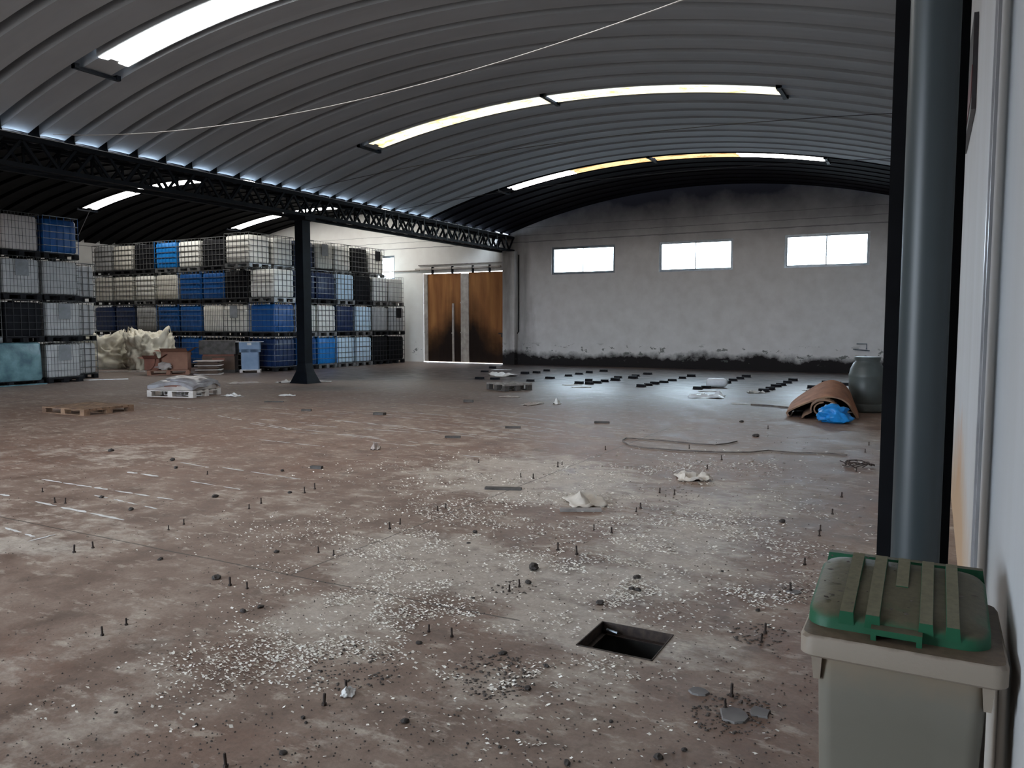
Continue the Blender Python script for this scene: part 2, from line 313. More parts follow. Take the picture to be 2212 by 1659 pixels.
# ------------------------------------------------------------------ mesh building
class MB:
    def __init__(s): s.v = []; s.f = []; s.mi = []
    def face(s, pts, mi=0):
        i = len(s.v); s.v += [tuple(p) for p in pts]; s.f.append(tuple(range(i, i + len(pts)))); s.mi.append(mi)
    def box(s, x0, x1, y0, y1, z0, z1, mat=None, mi=0):
        c = [(x0, y0, z0), (x1, y0, z0), (x1, y1, z0), (x0, y1, z0), (x0, y0, z1), (x1, y0, z1), (x1, y1, z1), (x0, y1, z1)]
        if mat is not None: c = [tuple(mat @ Vector(p)) for p in c]
        i = len(s.v); s.v += c
        for q in ((0, 3, 2, 1), (4, 5, 6, 7), (0, 1, 5, 4), (1, 2, 6, 5), (2, 3, 7, 6), (3, 0, 4, 7)):
            s.f.append(tuple(i + k for k in q)); s.mi.append(mi)
        return s
    def bar(s, a, b, w, h=None, mi=0):
        a = Vector(a); b = Vector(b); h = h or w; d = (b - a); L = d.length; d.normalize()
        up = Vector((0, 0, 1)) if abs(d.z) < .9 else Vector((0, 1, 0))
        r = d.cross(up).normalized(); u = r.cross(d)
        i = len(s.v)
        for p in (a, b):
            for sx, sy in ((-1, -1), (1, -1), (1, 1), (-1, 1)): s.v.append(tuple(p + r * sx * w / 2 + u * sy * h / 2))
        for q in ((0, 1, 5, 4), (1, 2, 6, 5), (2, 3, 7, 6), (3, 0, 4, 7), (3, 2, 1, 0), (4, 5, 6, 7)):
            s.f.append(tuple(i + k for k in q)); s.mi.append(mi)
        return s
    def tube(s, pts, r, n=8, mi=0, caps=True):
        pts = [Vector(p) for p in pts]; i0 = len(s.v)
        for k, p in enumerate(pts):
            d = (pts[min(k + 1, len(pts) - 1)] - pts[max(k - 1, 0)]).normalized()
            up = Vector((0, 0, 1)) if abs(d.z) < .95 else Vector((0, 1, 0))
            a = d.cross(up).normalized(); b2 = a.cross(d)
            rr = r[k] if hasattr(r, '__len__') else r
            for j in range(n):
                t = 2 * math.pi * j / n; s.v.append(tuple(p + a * math.cos(t) * rr + b2 * math.sin(t) * rr))
        for k in range(len(pts) - 1):
            for j in range(n):
                s.f.append((i0 + k * n + j, i0 + k * n + (j + 1) % n, i0 + (k + 1) * n + (j + 1) % n, i0 + (k + 1) * n + j)); s.mi.append(mi)
        if caps:
            s.f.append(tuple(i0 + j for j in range(n))[::-1]); s.mi.append(mi)
            s.f.append(tuple(i0 + (len(pts) - 1) * n + j for j in range(n))); s.mi.append(mi)
        return s
    def lathe(s, prof, n=24, cx=0, cy=0, mi=0):
        i0 = len(s.v)
        for r, z in prof:
            for j in range(n):
                t = 2 * math.pi * j / n; s.v.append((cx + r * math.cos(t), cy + r * math.sin(t), z))
        for k in range(len(prof) - 1):
            for j in range(n):
                s.f.append((i0 + k * n + j, i0 + k * n + (j + 1) % n, i0 + (k + 1) * n + (j + 1) % n, i0 + (k + 1) * n + j)); s.mi.append(mi)
        s.f.append(tuple(i0 + j for j in range(n))[::-1]); s.mi.append(mi)
        s.f.append(tuple(i0 + (len(prof) - 1) * n + j for j in range(n))); s.mi.append(mi)
        return s
    def loft(s, rings, mi=0, cap0=True, cap1=True):
        i0 = len(s.v); n = len(rings[0])
        for r in rings: s.v += [tuple(p) for p in r]
        for k in range(len(rings) - 1):
            for j in range(n):
                s.f.append((i0 + k * n + j, i0 + k * n + (j + 1) % n, i0 + (k + 1) * n + (j + 1) % n, i0 + (k + 1) * n + j)); s.mi.append(mi)
        if cap0: s.f.append(tuple(i0 + j for j in range(n))[::-1]); s.mi.append(mi)
        if cap1: s.f.append(tuple(i0 + (len(rings) - 1) * n + j for j in range(n))); s.mi.append(mi)
        return s
    def build(s, name, mats, parent=None, smooth=False, fix=False):
        me = bpy.data.meshes.new(name); me.from_pydata(s.v, [], s.f); me.update()
        if not isinstance(mats, (list, tuple)): mats = [mats]
        for m_ in mats: me.materials.append(m_)
        if len(mats) > 1: me.polygons.foreach_set('material_index', s.mi)
        if fix:
            bm = bmesh.new(); bm.from_mesh(me); bmesh.ops.remove_doubles(bm, verts=bm.verts, dist=1e-5); bmesh.ops.recalc_face_normals(bm, faces=bm.faces); bm.to_mesh(me); bm.free()
        if smooth:
            me.polygons.foreach_set('use_smooth', [True] * len(me.polygons))
            if hasattr(me, 'set_sharp_from_angle'): me.set_sharp_from_angle(angle=math.radians(40))
        o = bpy.data.objects.new(name, me); COL.objects.link(o)
        if parent is not None: o.parent = parent
        return o
def tag(o, label=None, cat=None, group=None, kind=None):
    if label: o['label'] = label
    if cat: o['category'] = cat
    if group: o['group'] = group
    if kind: o['kind'] = kind
    return o
def thing(name, label, cat, loc=(0, 0, 0), rz=0, group=None):
    o = bpy.data.objects.new(name, None); COL.objects.link(o); o.empty_display_size = .1
    o.location = loc; o.rotation_euler = (0, 0, rz)
    return tag(o, label, cat, group)
def struct(o): o['kind'] = 'structure'; return o
def copy_tree(o, parent=None):
    c = o.copy(); COL.objects.link(c)
    if parent is not None: c.parent = parent
    for ch in list(o.children): copy_tree(ch, c)
    return c
def rrect(hx, hy, r, z, n=6, cx=0, cy=0):
    out = []
    for (sx, sy, a0) in ((1, 1, 0), (-1, 1, 90), (-1, -1, 180), (1, -1, 270)):
        for k in range(n + 1):
            a = math.radians(a0 + 90 * k / n); out.append((cx + sx * (hx - r) + r * math.cos(a), cy + sy * (hy - r) + r * math.sin(a), z))
    return out

# ------------------------------------------------------------------ floor with the drain pit
PIT = (-1.545, -1.145, 3.565, 3.925)
X0, X1, Y0, Y1 = -31.4, .19, -5.2, 28.2
def axis(a, b, fine0, fine1, fs, cs, extra):
    out = set(); v = a
    while v < b: out.add(round(v, 3)); v += fs if fine0 <= v < fine1 else cs
    out.add(round(b, 3)); out |= {round(e, 3) for e in extra}
    return sorted(out)
gx = axis(X0, X1, -9, .2, .10, .35, PIT[:2]); gy = axis(Y0, Y1, 1.2, 12, .10, .35, PIT[2:])
def patch(px, py, rx, ry):
    c = ground(px, py); a = (ground(px + rx, py) - ground(px - rx, py)) / 2; b = (ground(px, py + ry) - ground(px, py - ry)) / 2
    det = a.x * b.y - a.y * b.x
    return (c.x, c.y, b.y / det, -b.x / det, -a.y / det, a.x / det, a, b)
def inside(P, x, y):
    dx, dy = x - P[0], y - P[1]
    u = P[2] * dx + P[3] * dy; v = P[4] * dx + P[5] * dy
    return u * u + v * v
PALE = [patch(*p) + (w,) for *p, w in [(900, 1200, 190, 55, 1), (1000, 1240, 260, 45, .7), (730, 1340, 150, 60, .9), (1120, 1020, 220, 45, .9), (1230, 1050, 160, 35, .8), (1500, 1120, 220, 60, .6),
    (1200, 1350, 130, 45, .9), (1330, 1380, 120, 50, .75), (1520, 1410, 110, 35, .75), (1250, 1270, 230, 45, .8), (1450, 1200, 190, 60, .6), (350, 1440, 260, 90, .35), (150, 1130, 260, 55, .35), (900, 1560, 250, 60, .35),
    (1180, 1480, 240, 40, .55), (80, 1600, 200, 90, .35), (60, 1180, 120, 20, .8), (260, 980, 200, 22, .45), (1650, 1060, 160, 40, .45), (600, 1080, 250, 40, .25), (1100, 930, 300, 25, .25)]]
RUST = [patch(*p) + (w,) for *p, w in [(1500, 900, 420, 50, .9), (1150, 880, 600, 40, .8), (1780, 1050, 150, 120, 1), (400, 880, 500, 60, .9), (900, 900, 500, 60, .9), (1700, 960, 260, 60, .8), (1800, 1150, 130, 200, 1), (530, 1415, 120, 35, 1.2), (60, 1420, 90, 60, 1), (200, 950, 300, 60, .7), (1350, 1110, 160, 60, .6),
    (1050, 1380, 190, 60, .7), (1560, 1540, 190, 70, .6), (900, 1400, 170, 60, .6), (500, 1600, 220, 50, .7), (650, 1000, 400, 60, .5), (1730, 1500, 120, 120, .6)]]
DARK = [patch(*p) + (w,) for *p, w in [(1500, 860, 420, 26, .3), (1780, 1010, 140, 90, .3), (900, 850, 500, 20, .3), (1450, 812, 560, 18, .75), (1000, 806, 300, 14, .5), (700, 800, 300, 14, .45), (350, 800, 300, 16, .5), (1170, 793, 150, 10, .9), (1500, 806, 420, 8, .9), (760, 815, 90, 6, .7), (680, 838, 90, 6, .5), (200, 830, 260, 12, .35), (1020, 812, 60, 5, .5), (1450, 812, 300, 18, .45), (1700, 830, 250, 26, .3), (1150, 800, 120, 14, .4)]]
def wear(x, y):
    r = [0, 0, 0]
    for k, L in enumerate((PALE, RUST, DARK)):
        s = 0
        for P in L:
            q = inside(P, x, y)
            if q < 6: s += P[8] * math.exp(-q * q * .7)
        r[k] = min(1, s)
    return r
mb = MB(); mb.v = [(x, y, 0) for y in gy for x in gx]; nx = len(gx)
for j in range(len(gy) - 1):
    for i in range(nx - 1):
        if PIT[0] <= (gx[i] + gx[i + 1]) / 2 <= PIT[1] and PIT[2] <= (gy[j] + gy[j + 1]) / 2 <= PIT[3]: continue
        k = j * nx + i; mb.f.append((k, k + 1, k + 1 + nx, k + nx)); mb.mi.append(0)
fl = struct(mb.build('floor', M['floor']))
ca = fl.data.color_attributes.new('wear', 'FLOAT_COLOR', 'POINT')
cols = []
for y in gy:
    for x in gx: cols += wear(x, y) + [1.0]
ca.data.foreach_set('color', cols)
# pit
pit = thing('drain_pit', 'square open drain pit sunk in the floor with a steel edge frame', 'drain pit', ((PIT[0] + PIT[1]) / 2, (PIT[2] + PIT[3]) / 2, 0))
hx, hy = (PIT[1] - PIT[0]) / 2, (PIT[3] - PIT[2]) / 2
b_ = MB()
for (a, b, c, d) in ((-hx, hx, hy, hy + .05), (-hx, hx, -hy - .05, -hy), (-hx - .05, -hx, -hy - .05, hy + .05), (hx, hx + .05, -hy - .05, hy + .05)): b_.box(a, b, c, d, -.45, -.012)
b_.box(-hx, hx, -hy, hy, -.5, -.45)
b_.build('pit_lining', M['pit'], pit)
b_ = MB()
for (a, b, c, d) in ((-hx, hx, hy - .006, hy), (-hx, hx, -hy, -hy + .006), (-hx, -hx + .006, -hy, hy), (hx - .006, hx, -hy, hy)): b_.box(a, b, c, d, -.05, .004)
for (a, b, c, d) in ((-hx, hx, hy - .035, hy), (-hx, hx, -hy, -hy + .035), (-hx, -hx + .035, -hy, hy), (hx - .035, hx, -hy, hy)): b_.box(a, b, c, d, -.055, -.05)
tag(b_.build('edge_frame', M['rust'], pit))
MB().tube([(-hx + .035, hy - .02, -.03), (-hx + .10, hy - .03, -.035)], .008, 8).build('latch', M['alu'], pit)
pm = MB().lathe([(.035, -.0), (.045, .0), (.045, .012), (.033, .012)], 18).build('pipe_mouth', M['pipe_grey'], pit)
pm.rotation_euler = (0, math.pi / 2, 0); pm.location = (-hx, 0, -.18)

# ------------------------------------------------------------------ walls
RR = 23.7
def arch(x, c=-7.5, zt=6.5): return zt - (RR - math.sqrt(RR * RR - (x - c) ** 2))
C2 = -23.15
def roofz(x): return arch(x) if x > -15.33 else arch(x, C2)
DOOR = (-19.45, -15.5, 3.80)
cuts = {X0 - .2, X1 + .2, DOOR[0], DOOR[1]}
for w in WINS: cuts |= {w[0], w[1]}
k = X0
while k < X1: cuts.add(round(k, 3)); k += .45
cuts = sorted(cuts)
wb = MB()
for a, b in zip(cuts[:-1], cuts[1:]):
    m_ = (a + b) / 2; top = max(roofz(min(max(a, X0), X1)), roofz(min(max(b, X0), X1))) + .42
    holes = []
    if DOOR[0] <= m_ <= DOOR[1]: holes.append((0, DOOR[2]))
    for w in WINS:
        if w[0] <= m_ <= w[1]: holes.append((w[2], w[3]))
    z = -.05
    for h0, h1 in sorted(holes):
        if h0 > z + .06: wb.box(a, b, Y1, Y1 + .2, z, h0)
        z = h1
    wb.box(a, b, Y1, Y1 + .2, z, top)
struct(wb.build('wall_back', M['wall_back']))
struct(MB().box(X1, X1 + .2, Y0, Y1 + .2, -.05, 5.75).build('wall_right', M['wall_side']))
struct(MB().box(X0 - .2, X0, Y0, Y1 + .2, -.05, 5.75).build('wall_left', M['wall_back']))
wf = MB()
wf.box(X0 - .2, GATE[0], Y0 - .2, Y0, -.05, 6.9); wf.box(GATE[1], X1 + .2, Y0 - .2, Y0, -.05, 6.9); wf.box(GATE[0], GATE[1], Y0 - .2, Y0, GATE[3], 6.9)
struct(wf.build('wall_front', M['wall_side']))
struct(MB().box(-15.4, -14.86, Y1 - .28, Y1 + .02, 0, 4.52).build('trim_1', M['wall_back']))
# panel joint strips on the near right wall
struct(MB().box(X1 - .012, X1 + .01, 3.98, 4.03, 0, 5.2).build('trim_2', M['pipe_grey']))
struct(MB().box(X1 - .012, X1 + .01, 3.76, 3.80, 0, 5.2).build('trim_3', M['pipe_grey']))
# windows
for i, w in enumerate(WINS):
    t = thing('window_%d' % (i + 1), None, None, ((w[0] + w[1]) / 2, Y1 + .05, w[2])); struct(t)
    hw, hh = (w[1] - w[0]) / 2, w[3] - w[2]
    f = MB(); s = .06
    f.box(-hw, hw, -.03, .05, 0, s); f.box(-hw, hw, -.03, .05, hh - s, hh); f.box(-hw, -hw + s, -.03, .05, s, hh - s); f.box(hw - s, hw, -.03, .05, s, hh - s)
    f.build('window_frame', M['alu'], t)
    for sgn, yy in ((-1, 0), (1, .025)):
        a, b = (-hw + s, .02) if sgn < 0 else (-.02, hw - s)
        g = MB(); g.box(a, a + .03, yy - .012, yy + .012, s, hh - s); g.box(b - .03, b, yy - .012, yy + .012, s, hh - s); g.box(a, b, yy - .012, yy + .012, s, s + .03); g.box(a, b, yy - .012, yy + .012, hh - s - .03, hh - s)
        q = g.build('sash', M['alu'], t)
        MB().box(a + .03, b - .03, yy - .003, yy + .003, s + .03, hh - s - .03).build('pane', M['glass'], q)
# door: two sheet leaves hung on a rail
d1 = struct(thing('door_1', None, None, (DOOR[0], Y1 + .02, 0)))
def ribbed(x0, x1, z0, z1, y, name, mat, parent):
    g = MB(); n = max(2, int((x1 - x0) / .09)); prev = None; pts = []
    for k in range(n + 1):
        x = x0 + (x1 - x0) * k / n; pts.append((x, y + (.022 if k % 4 < 2 else 0)))
    for (a, b) in zip(pts[:-1], pts[1:]):
        g.face([(a[0], a[1], z0), (b[0], b[1], z0), (b[0], b[1], z1), (a[0], a[1], z1)])
        g.face([(a[0], a[1] + .03, z0), (a[0], a[1] + .03, z1), (b[0], b[1] + .03, z1), (b[0], b[1] + .03, z0)])
    return g.build(name, mat, parent)
DW = DOOR[1] - DOOR[0]
ribbed(.19, 1.89, .03, 3.765, .03, 'door_leaf', M['door'], d1)
ribbed(2.25, 3.87, .02, 3.775, .03, 'door_leaf', M['door'], d1)
st = MB().box(.02, .20, .0, .05, .03, 3.765); 
for z in (1.25, 2.5): st.box(.02, .20, -.015, 0, z, z + .05)
st.build('door_stile', M['door_pale'], d1)
st = MB().box(1.88, 2.07, .0, .05, .03, 3.74); st.box(2.08, 2.26, .0, .05, .03, 3.74)
for z in (1.25, 2.5): st.box(1.86, 2.28, -.015, 0, z, z + .05)
st.build('door_stile', M['door_pale'], d1)
MB().box(1.46, 1.54, -.02, .04, .04, 2.5).box(1.44, 1.56, -.03, -.02, 1.22, 1.28).build('door_bar', M['door_pale'], d1)
MB().box(-.35, DW - .1, -.13, -.05, 3.93, 4.0).build('door_rail', M['door_pale'], d1)
MB().box(-.2, DW + .1, -.10, -.03, 4.12, 4.15).build('door_rail', M['wood_grey'], d1)
for x in (.5, 1.5, 2.5, 3.3): MB().box(x, x + .05, -.13, -.01, 3.75, 4.05).build('rail_hanger', M['steel_dark'], d1)
lk = MB().box(3.72, 3.95, -.06, -.02, 1.22, 1.27); lk.box(3.86, 3.93, -.09, -.02, 1.1, 1.22); lk.build('door_latch', M['rust'], d1)

# ------------------------------------------------------------------ roof sheets (self-supporting arched trapezoidal steel) and skylights
PITCHY = .704
PROF = [(-.352, .34), (-.258, .34), (-.250, .0), (-.12, .008), (.12, .008), (.250, .0), (.258, .34), (.352, .34)]
EDGE1 = [(-.352, .34), (-.312, .34), (-.306, .0), (-.248, .0)]; EDGE2 = [(.248, .0), (.306, .0), (.312, .34), (.352, .34)]
def sheet(mb, yc, x0, x1, c, zt, dz=0.0, n=36, prof=PROF):
    i0 = len(mb.v); m_ = len(prof)
    for k in range(n + 1):
        x = x0 + (x1 - x0) * k / n; z = arch(x, c, zt) + dz
        for u, h in prof: mb.v.append((x, yc + u, z + h))
    for k in range(n):
        for j in range(m_ - 1):
            a = i0 + k * m_ + j; mb.f.append((a, a + 1, a + 1 + m_, a + m_)); mb.mi.append(0)
main, sooty, left = MB(), MB(), MB()
YC = 8.80; SKX = (-12.3, -2.75)
k = -20
while YC + k * PITCHY < Y1 + .1:
    y = YC + k * PITCHY
    tgt = sooty if k >= 20 else main
    if y > Y0 - .1:
        if k in (-10, 0, 10, 20):
            for e_ in (EDGE1, EDGE2): sheet(tgt, y, SKX[0], SKX[1], -7.5, 6.5, 0, 36, e_)
            sheet(tgt, y, -15.20, SKX[0] + .05, -7.5, 6.5, 0, 10); sheet(tgt, y, SKX[1] - .05, X1, -7.5, 6.5, 0, 10)
        else: sheet(tgt, y, -15.20, X1, -7.5, 6.5)
    k += 1
YL = 18.95; SKL = (-28.2, -18.6)
k = -36
while YL + k * PITCHY < Y1 + .1:
    y = YL + k * PITCHY
    if y > Y0 - .1:
        if k in (0, 10):
            for e_ in (EDGE1, EDGE2): sheet(left, y, SKL[0], SKL[1], C2, 6.5, 0, 36, e_)
            sheet(left, y, X0, SKL[0] + .05, C2, 6.5, 0, 10); sheet(left, y, SKL[1] - .05, -15.68, C2, 6.5, 0, 10)
        else: sheet(left, y, X0, -15.68, C2, 6.5, 0, 24)
    k += 1
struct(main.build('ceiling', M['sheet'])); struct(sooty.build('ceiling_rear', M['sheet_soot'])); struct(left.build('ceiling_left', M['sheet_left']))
SPROF = [(-.27, -.004), (-.10, .004), (-.05, .03), (.05, .03), (.10, .004), (.27, -.004)]
def skylight(label, y, segs, c, bars):
    t = thing('skylight', label, 'skylight', (0, 0, 0))
    for x0, x1, mt in segs:
        g = MB(); sheet(g, y, x0, x1, c, 6.5, -.004, max(4, int((x1 - x0) / .35)), SPROF); g.build('translucent_sheet', M[mt], t)
    for x in bars:
        z = arch(x, c, 6.5)
        g = MB().bar((x, y - .42, z - .03), (x, y + .42, z - .03), .07, .05); g.box(x - .05, x + .05, y - .42, y - .34, z - .05, z + .03); g.box(x - .05, x + .05, y + .34, y + .42, z - .05, z + .03)
        g.build('support_bar', M['steel_dark'], t)
    return t
skylight('brilliant white arched skylight strip nearest the camera, at the top left', YC, [(SKX[0], -7.5, 'sky_white'), (-7.5, SKX[1], 'sky_white')], -7.5, (-12.75, -7.55))
skylight('long yellowish arched skylight strip with light stains, in the middle of the main roof', YC + 10 * PITCHY, [(SKX[0], -7.62, 'sky_yellow'), (-7.48, SKX[1], 'sky_yellow')], -7.5, (-12.5, -7.55, -2.7))
skylight('arched skylight strip before the sooty roof, rusty yellow middle and white ends', YC + 20 * PITCHY, [(SKX[0], -10.1, 'sky_white'), (-10.1, -7.62, 'sky_rust'), (-7.48, -5.05, 'sky_rust'), (-5.05, SKX[1], 'sky_white')], -7.5, (-12.6, -7.55, -2.7))
skylight('white skylight strip in the black left roof, seen just above the blue containers', YL, [(SKL[0], SKL[1], 'sky_white')], C2, (-28.35,))
skylight('farther white skylight strip in the black left roof, near the steel column', YL + 10 * PITCHY, [(SKL[0], SKL[1], 'sky_white')], C2, (-28.35,))
skylight('white arched skylight strip behind the camera, over the gateway', YC - 10 * PITCHY, [(SKX[0], SKX[1], 'sky_white2')], -7.5, ())

# ------------------------------------------------------------------ truss girder between the bays, its column, gutter
TX0, TX1, TZ0, TZ1 = -15.62, -15.06, 4.52, 5.12
YCT = 8.80 - 12 * .704
tr = thing('lattice_girder', 'long dark blue lattice steel girder running between the two roof vaults', 'girder')
for x in (TX0, TX1):
    MB().box(x - .05, x + .05, Y0, Y1, TZ1 - .09, TZ1).build('top_chord', M['steel_dark'], tr)
    MB().box(x - .06, x + .06, Y0, Y1, TZ0, TZ0 + .08).build('bottom_chord', M['steel_dark'], tr)
k = 0; y = Y0 + .3
dg = MB(); rods = []
while y < Y1 - .1:
    for x in (TX0, TX1):
        sg = 1 if k % 2 else -1
        a, b = (TZ0 + .07, TZ1 - .08) if sg > 0 else (TZ1 - .08, TZ0 + .07)
        dg.bar((x, y, a), (x, min(y + PITCHY / 2, Y1), b), .05)
        dg.bar((x, min(y + PITCHY / 2, Y1), b), (x, min(y + PITCHY, Y1), a), .05)
    if y > 19.5:
        rods.append(y)
    dg.bar((TX0, y, TZ1 - .05), (TX1, min(y + PITCHY, Y1), TZ1 - .05), .06); dg.bar((TX0, y, TZ0 + .04), (TX0, y, TZ1 - .04), .04)
    dg.bar((TX0, y, TZ0 + .03), (TX1, min(y + PITCHY, Y1), TZ0 + .03), .03)
    k += 1; y += PITCHY
dg.build('lacing_bars', M['steel_dark'], tr)
for y in rods: MB().tube([(TX1 + .055, y, TZ0 + .03), (TX1 + .055, y, TZ1 - .03)], .014, 6).build('hanger_rod', M['rod'], tr)
MB().box(TX0 - .05, TX1 + .07, Y0, Y1, TZ1, TZ1 + .008).build('gutter_plate', M['zinc'], tr)
cpm = None; k = 0
while YCT + k * .704 < Y1 - .1:
    y = YCT + (k + .5) * .704; 
    if y > Y0 + .3:
        if cpm is None: o = MB().box(-15.21, -15.195, -.115, .115, TZ1, 5.56).build('closer_plate', M['steel_dark'], tr); cpm = o.data
        else: o = bpy.data.objects.new('closer_plate', cpm); COL.objects.link(o); o.parent = tr
        o.location.y = y
    k += 1
c1 = thing('steel_column', 'dark steel column with a flared foot holding up the lattice girder', 'column', (-15.31, 16.45, 0))
MB().box(-.14, .14, -.15, .15, .3, TZ0).build('shaft', M['steel_dark'], c1)
MB().loft([rrect(.33, .30, .03, .0, 3), rrect(.30, .27, .03, .05, 3), rrect(.19, .18, .03, .32, 3), rrect(.14, .15, .01, .55, 3)]).build('flared_foot', M['steel_dark'], c1)
MB().box(-.30, .30, -.20, .20, TZ0 - .09, TZ0 - .004).build('cap_plate', M['steel_dark'], c1)
# near right: black column with the grey downpipe, eave beam
c2 = thing('steel_column', 'black upright steel column close to the camera behind the grey downpipe', 'column', (-.045, 3.25, 0))
MB().box(-.115, .115, -.12, .12, 0, 5.15).build('shaft', M['steel_black'], c2)
MB().box(-.17, .17, -.17, .17, 0, .03).build('base_plate', M['steel_black'], c2)
dp = thing('downpipe', 'thick grey plastic downpipe running up the front of the black column', 'pipe', (-.034, 3.03, 0))
MB().lathe([(.076, .02), (.076, 2.72), (.076, 5.1)], 32).build('pipe', M['pvc'], dp, smooth=True)
MB().lathe([(.076, 2.70), (.084, 2.715), (.084, 2.90), (.080, 2.93), (.076, 2.935)], 32).build('pipe_socket', M['pvc'], dp, smooth=True)
eb = tag(MB().box(-.28, X1 - .002, Y0, Y1, 4.75, 5.2).build('eave_beam', M['steel_black']), 'black steel beam along the top of the right wall behind the column', 'beam')
# small conduit on the corner by the door
cd = tag(MB().tube([(-14.80, Y1 - .03, 4.4), (-14.80, Y1 - .03, 1.32), (-14.9, Y1 - .03, 1.2)], .025, 8).build('conduit', M['steel_black']), 'thin black conduit running down the far wall beside the brown doors', 'pipe')
tag(MB().tube([(-23.3, Y1 - .04, 3.92), (-19.6, Y1 - .04, 3.92)], .025, 8).build('wall_pipe', M['door_pale']), 'thin pale pipe running level along the white wall left of the doors', 'pipe')
# hook on the far wall
hk = MB().tube([(-2.25, Y1 - .05, .98), (-1.95, Y1 - .05, .98), (-1.95, Y1 - .05, .80)], .02, 6); hk.tube([(-2.35, Y1 - .05, .80), (-1.85, Y1 - .05, .76)], .02, 6)
tag(hk.build('wall_bracket', M['rod']), 'small grey metal bracket on the far wall above the drum', 'bracket')
# cords across the hall
def cord(name, p0, p1, sag, r, mt, label):
    pts = []
    for k in range(33):
        t = k / 32; p = Vector(p0).lerp(Vector(p1), t); p.z -= sag * 4 * t * (1 - t); pts.append(p)
    tag(MB().tube(pts, r, 6).build(name, M[mt]), label, 'cable')
cord('hanging_cable', (-15.0, 9.4, 5.24), (-1.4, 9.4, 5.68), .57, .008, 'cord', 'pale cable sagging right across the near part of the roof')
cord('hanging_cable', (-15.0, 16.3, 5.22), (0.15, 16.3, 5.4), -.35, .008, 'cord_dark', 'thin dark wire from the girder above the column across the roof')
cord('hanging_cable', (-15.0, 20.4, 5.2), (0.15, 20.4, 5.35), -.3, .008, 'cord_dark', 'thin dark wire crossing just before the sooty end of the roof')
tag(MB().tube([(-15.80, 12.1, 4.7), (-20, 13.5, 4.75), (-26, 17, 4.6)], .009, 6).build('hanging_cable', M['cord']), 'thin wire hanging in the dark left bay behind the girder', 'cable')
# wall sign on the right wall
pts = [(6.37, 3.74), (6.18, 3.05), (8.08, 3.11), (8.45, 3.45), (8.45, 3.79), (8.15, 3.81)]
sg = thing('wall_sign', 'dark and red angular sign fixed high on the white right wall', 'sign')
g = MB(); g.face([(X1 - .03, y, z) for y, z in pts]); g.face([(X1 - .002, y, z) for y, z in pts][::-1])
for a, b in zip(pts, pts[1:] + pts[:1]): g.face([(X1 - .03, a[0], a[1]), (X1 - .002, a[0], a[1]), (X1 - .002, b[0], b[1]), (X1 - .03, b[0], b[1])])
g.build('sign_board', M['sign_dark'], sg, fix=True)
tag(MB().box(X1 - .034, X1 - .030, 6.25, 8.0, 3.14, 3.36).build('red_field', M['sign_red'], sg), 'dark red lower field')
tag(MB().box(X1 - .035, X1 - .031, 7.3, 7.42, 3.50, 3.62).build('pale_mark', M['alu'], sg), 'small pale mark')
# grey pipe low on the right wall beside the bin
sp = thing('floor_pipe', 'grey upright pipe stub against the right wall beside the wheelie bin', 'pipe', (.125, 2.50, 0))
MB().lathe([(.04, 0), (.04, .70)], 20).build('pipe', M['pipe_grey'], sp, smooth=True)
MB().lathe([(.047, .60), (.047, .69), (.040, .71)], 20).build('collar', M['pipe_grey'], sp, smooth=True)
MB().box(-.05, .064, -.006, .006, .35, .37).build('pipe_clip', M['alu'], sp)

# ------------------------------------------------------------------ wheelie bin
bn = thing('wheelie_bin', 'grey white wheelie bin with a dusty green lid in the near right corner', 'bin', (-.045, 2.15, 0))
body = [rrect(.155, .15, .03, .05, 5, -.005, .03), rrect(.165, .165, .035, .45, 5, -.005, .01), rrect(.178, .178, .035, .80, 5, 0, 0), rrect(.180, .180, .035, .87, 5, 0, 0)]
MB().loft(body).build('bin_body', M['bin_body'], bn, smooth=True)
rim = [rrect(.182, .182, .035, .838, 5), rrect(.208, .215, .03, .832, 5, 0, .005), rrect(.214, .222, .032, .838, 5, 0, .005), rrect(.214, .222, .032, .878, 5, 0, .005), rrect(.208, .216, .03, .886, 5, 0, .005), rrect(.16, .16, .03, .888, 5)]
MB().loft(rim).build('bin_rim', M['bin'], bn, smooth=True)
for x in (-.19, .165): MB().loft([[(x, -.19, .832), (x + .025, -.19, .832), (x + .025, -.05, .832), (x, -.05, .832)], [(x + .005, -.175, .765), (x + .02, -.175, .765), (x + .02, -.16, .765), (x + .005, -.16, .765)]]).build('rim_gusset', M['bin'], bn)
LZ = lambda y: .914 + (y + .15) * .13
def lring(hx, hy, r, dz, cy=.035):
    return [(p[0], p[1], LZ(p[1]) + dz) for p in rrect(hx, hy, r, 0, 8, -.012, cy)]
lid = [lring(.197, .190, .06, -.052), lring(.195, .188, .06, -.006), lring(.186, .180, .055, .004), lring(.15, .16, .05, .014), lring(.07, .09, .03, .020)]
ld = MB().loft(lid).build('lid', M['lid'], bn, smooth=True)
for x0, x1, f0, f1 in ((-.135, -.10, -.155, .19), (-.078, -.043, -.155, .19), (-.022, .012, .03, .19), (.035, .068, -.155, .19), (.09, .122, -.155, .19)):
    r0 = [(x0, f0, LZ(f0) - .01), (x1, f0, LZ(f0) - .01), (x1, f1, LZ(f1)), (x0, f1, LZ(f1))]
    r1 = [(p[0] + (.003 if p[0] == x0 else -.003), p[1], LZ(p[1]) + .030 - (.008 if p[1] == f0 else 0)) for p in r0]
    MB().loft([r0, r1]).build('lid_rib', M['lid_rib'], ld)
hd = MB().box(-.062, .045, -.185, -.14, .900, .914); hd.box(-.062, -.05, -.185, -.14, .877, .900); hd.box(.033, .045, -.185, -.14, .877, .900); hd.box(-.062, .045, -.185, -.178, .872, .880)
hd.build('lid_grip', M['lid'], ld)
